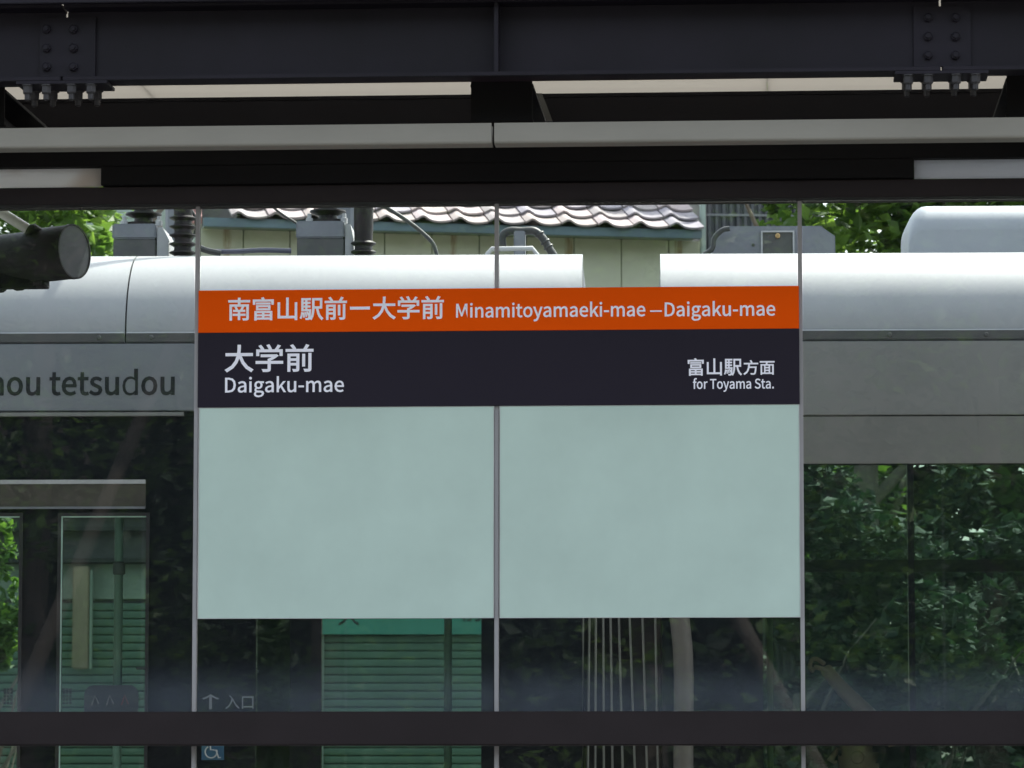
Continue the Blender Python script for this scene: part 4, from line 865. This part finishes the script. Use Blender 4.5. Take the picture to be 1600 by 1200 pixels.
tree('broadleaf_tree', 'sunlit green tree behind the black spotlight at the left edge', (x, 29, 0), [((-.5, 0, 5.8), (1.5, 1.2, 1.6)), ((.15, -.3, 5.6), (.65, .8, 1.1)), ((-1.6, .2, 4.6), (1.4, 1.2, 1.5))], L_bright, tp, tr, 9000, .13, 1)
x = W.x(1350, 29.5, 370); tp, tr = branches(7, 2, rnd)
tree('broadleaf_tree', 'bright green leafy tree between the grey roof housing and the air conditioner at right', (x, 29.5, 0), [((.1, 0, 5.9), (1.0, 1.1, 1.3)), ((1.3, .1, 6.3), (1.5, 1.1, 1.5)), ((-.45, .2, 6.7), (.55, .8, .8)), ((.7, .3, 4.6), (1.6, 1.1, 1.4))], L_bright, tp, tr, 15000, .15, 2)
x = W.x(1400, 24, 900)
for k, (px, lab) in enumerate(((1245, 'dark green shrub lowest and leftmost of those behind the right tram window'), (1290, 'dark green shrub seen through the right tram window just right of the notice boards'), (1460, 'dark green shrub seen through the right tram window beyond its centre post'), (1620, 'dark green shrub at the right edge seen through the tram window'))):
    x = W.x(px, 24 + .4 * k, 900); tp, tr = branches(2.6, .7, rnd)
    tree('garden_shrub', lab, (x, 24 + .4 * k, 0), [((0, 0, 1.6), (.75, .6, 1.0)), ((.1, .1, 2.7), (.75, .6, .8))], L_dark, tp, [(a * .4, c * .4) for a, c in tr], 5200, .10, 20 + k, 'shrubs beyond the right tram windows', 'shrub')
x = W.x(-5, 25.5, 850); tp, tr = branches(2.6, .5, rnd)
tree('garden_shrub', 'bright green shrub seen through the leftmost tram door glass', (x, 25.5, 0), [((0, 0, 2.6), (.22, .3, .6)), ((-.1, 0, 1.7), (.22, .3, .8))], L_bright, tp, [(a * .3, c * .3) for a, c in tr], 1800, .09, 31, None, 'shrub')
x = W.x(1500, 34, 900)
hb = bmesh.new(); rr_ = random.Random(5)
for k in range(150): leaves(hb, rr_, (rr_.uniform(-4.2, 7), rr_.uniform(-.3, .4), rr_.uniform(.3, 4.7)), (.55, .4, .55), 170, .2)
hd = obj('hedge', hb, L_dark, None, loc=(W.x(1240, 31, 900) + 3.0, 31, 0)); hd['kind'] = 'stuff'; tag(hd, 'tall dense hedge standing behind the right tram car', 'hedge')
# street trees on the photographer's side, seen only as reflections in the glass
def mirrored(px, py, y): x, z = W.at(px, py, 23.0 - y); return x, z
lean_spots = []
for (pa, pb_), lab, sd_ in ((((45, 1065), (215, 665)), 'leaning street tree mirrored as a pale slanting bar left of the notice boards', 201), (((1222, 1095), (985, 645)), 'leaning street tree mirrored as a slanting bar under the right notice board', 202)):
    y = -8.0; xa, za_ = mirrored(*pa, y); xb_, zb_ = mirrored(*pb_, y); k = (xb_ - xa) / (zb_ - za_); x0 = xa - k * (za_ - .14)
    tp = [[(0, 0, 0), (k * 2.5, 0, 2.5), (k * 6, 0, 6)], [(k * 4.4, 0, 4.4), (k * 4.4 + .7, .3, 5.6), (k * 4.4 + 1.1, .4, 6.6)], [(k * 5, 0, 5), (k * 5 - .6, -.3, 6), (k * 5 - 1.0, -.3, 7)]]
    tree('street_tree', lab, (x0, y, .14), [((k * 6, 0, 7.2), (1.7, 1.4, 1.3)), ((k * 5, 0, 6.2), (1.0, 1.0, .8))], L_mid, tp, [(.085, .05), (.05, .015), (.05, .015)], 3000, .16, sd_, 'street trees behind the camera')
spots = [(-9.5, -10.6, 0, 0), (-6.6, -11.4, .3, .3), (-3.9, -11.4, 0, 0), (-1.0, -11.8, -.2, 0), (1.9, -11.2, 0, 0), (4.9, -9.3, 0, 0)]
labs = ['street tree mirrored in the glass at the far left, behind the camera', 'upright street tree mirrored just left of the notice boards', 'street tree mirrored in the left notice board glass', 'street tree mirrored low in the middle of the glass screen', 'street tree mirrored in the glass right of the notice boards', 'street tree beyond the right end of the mirrored row']
for (x, y, lx, ly), lab in zip(spots, labs):
    h = rnd.uniform(8, 10); tp, tr = branches(h, 2, rnd, (lx, ly))
    tree('street_tree', lab, (x, y, .14), [((0, 0, h * .42), (1.9, 1.5, 1.6)), ((.2, 0, h * .68), (2.0, 1.6, 1.8)), ((0, 0, h * .92), (1.5, 1.4, 1.3)), ((-.4, .2, h * .25), (1.5, 1.2, 1.0))], L_mid, tp, [(a * 1.1, c) for a, c in tr], 5200, .16, int(100 + x * 3), 'street trees behind the camera')

wb_ = bmesh.new(); rr_ = random.Random(8)  # leaf belt added behind the street trees to cover sky in reflections
for k in range(900): leaves(wb_, rr_, (rr_.uniform(-22, 18), rr_.uniform(-2, 1.5), rr_.uniform(.2, 13) * (k % 3 + 1) / 3), (1.1, .9, 1.0), 190, .25)
wo = obj('leaf_backdrop', wb_, L_dark, None, loc=(0, -20, 0)); wo['kind'] = 'stuff'; tag(wo, 'dense belt of dark leaves, added to cover sky, mirrored as a green-black mass in the glass', 'leaf_backdrop')

blocker = thing('sky_blocker', 'added dark brown sky blocker beyond the mirrored street trees, behind the camera', 'sky blocker', (-2, -34, 0))  # unseen block added to keep open sky out of the glass reflections
M_blocker = mat('dark brown render', (.035, .031, .027), .8, var=.2, scale=1); M_blocker_pane = mat('dark window glass', (.012, .014, .016), .25)
bx('wall', M_blocker, blocker, -26, 26, -10, 0, 0, 17); bx('roof', M_lintel, blocker, -26.3, 26.3, -10.3, .3, 17.001, 17.4)
wpane = None
for r_ in range(5):
    for c_ in range(12):
        if wpane is None: wpane = bx('window', M_blocker_pane, blocker, -.9, .9, .001, .06, 0, 1.5)
        else: again(wpane, blocker, (-24 + 4.3 * c_, 0, 1.2 + 3.2 * r_))
wpane.location = (-24, 0, 1.2)
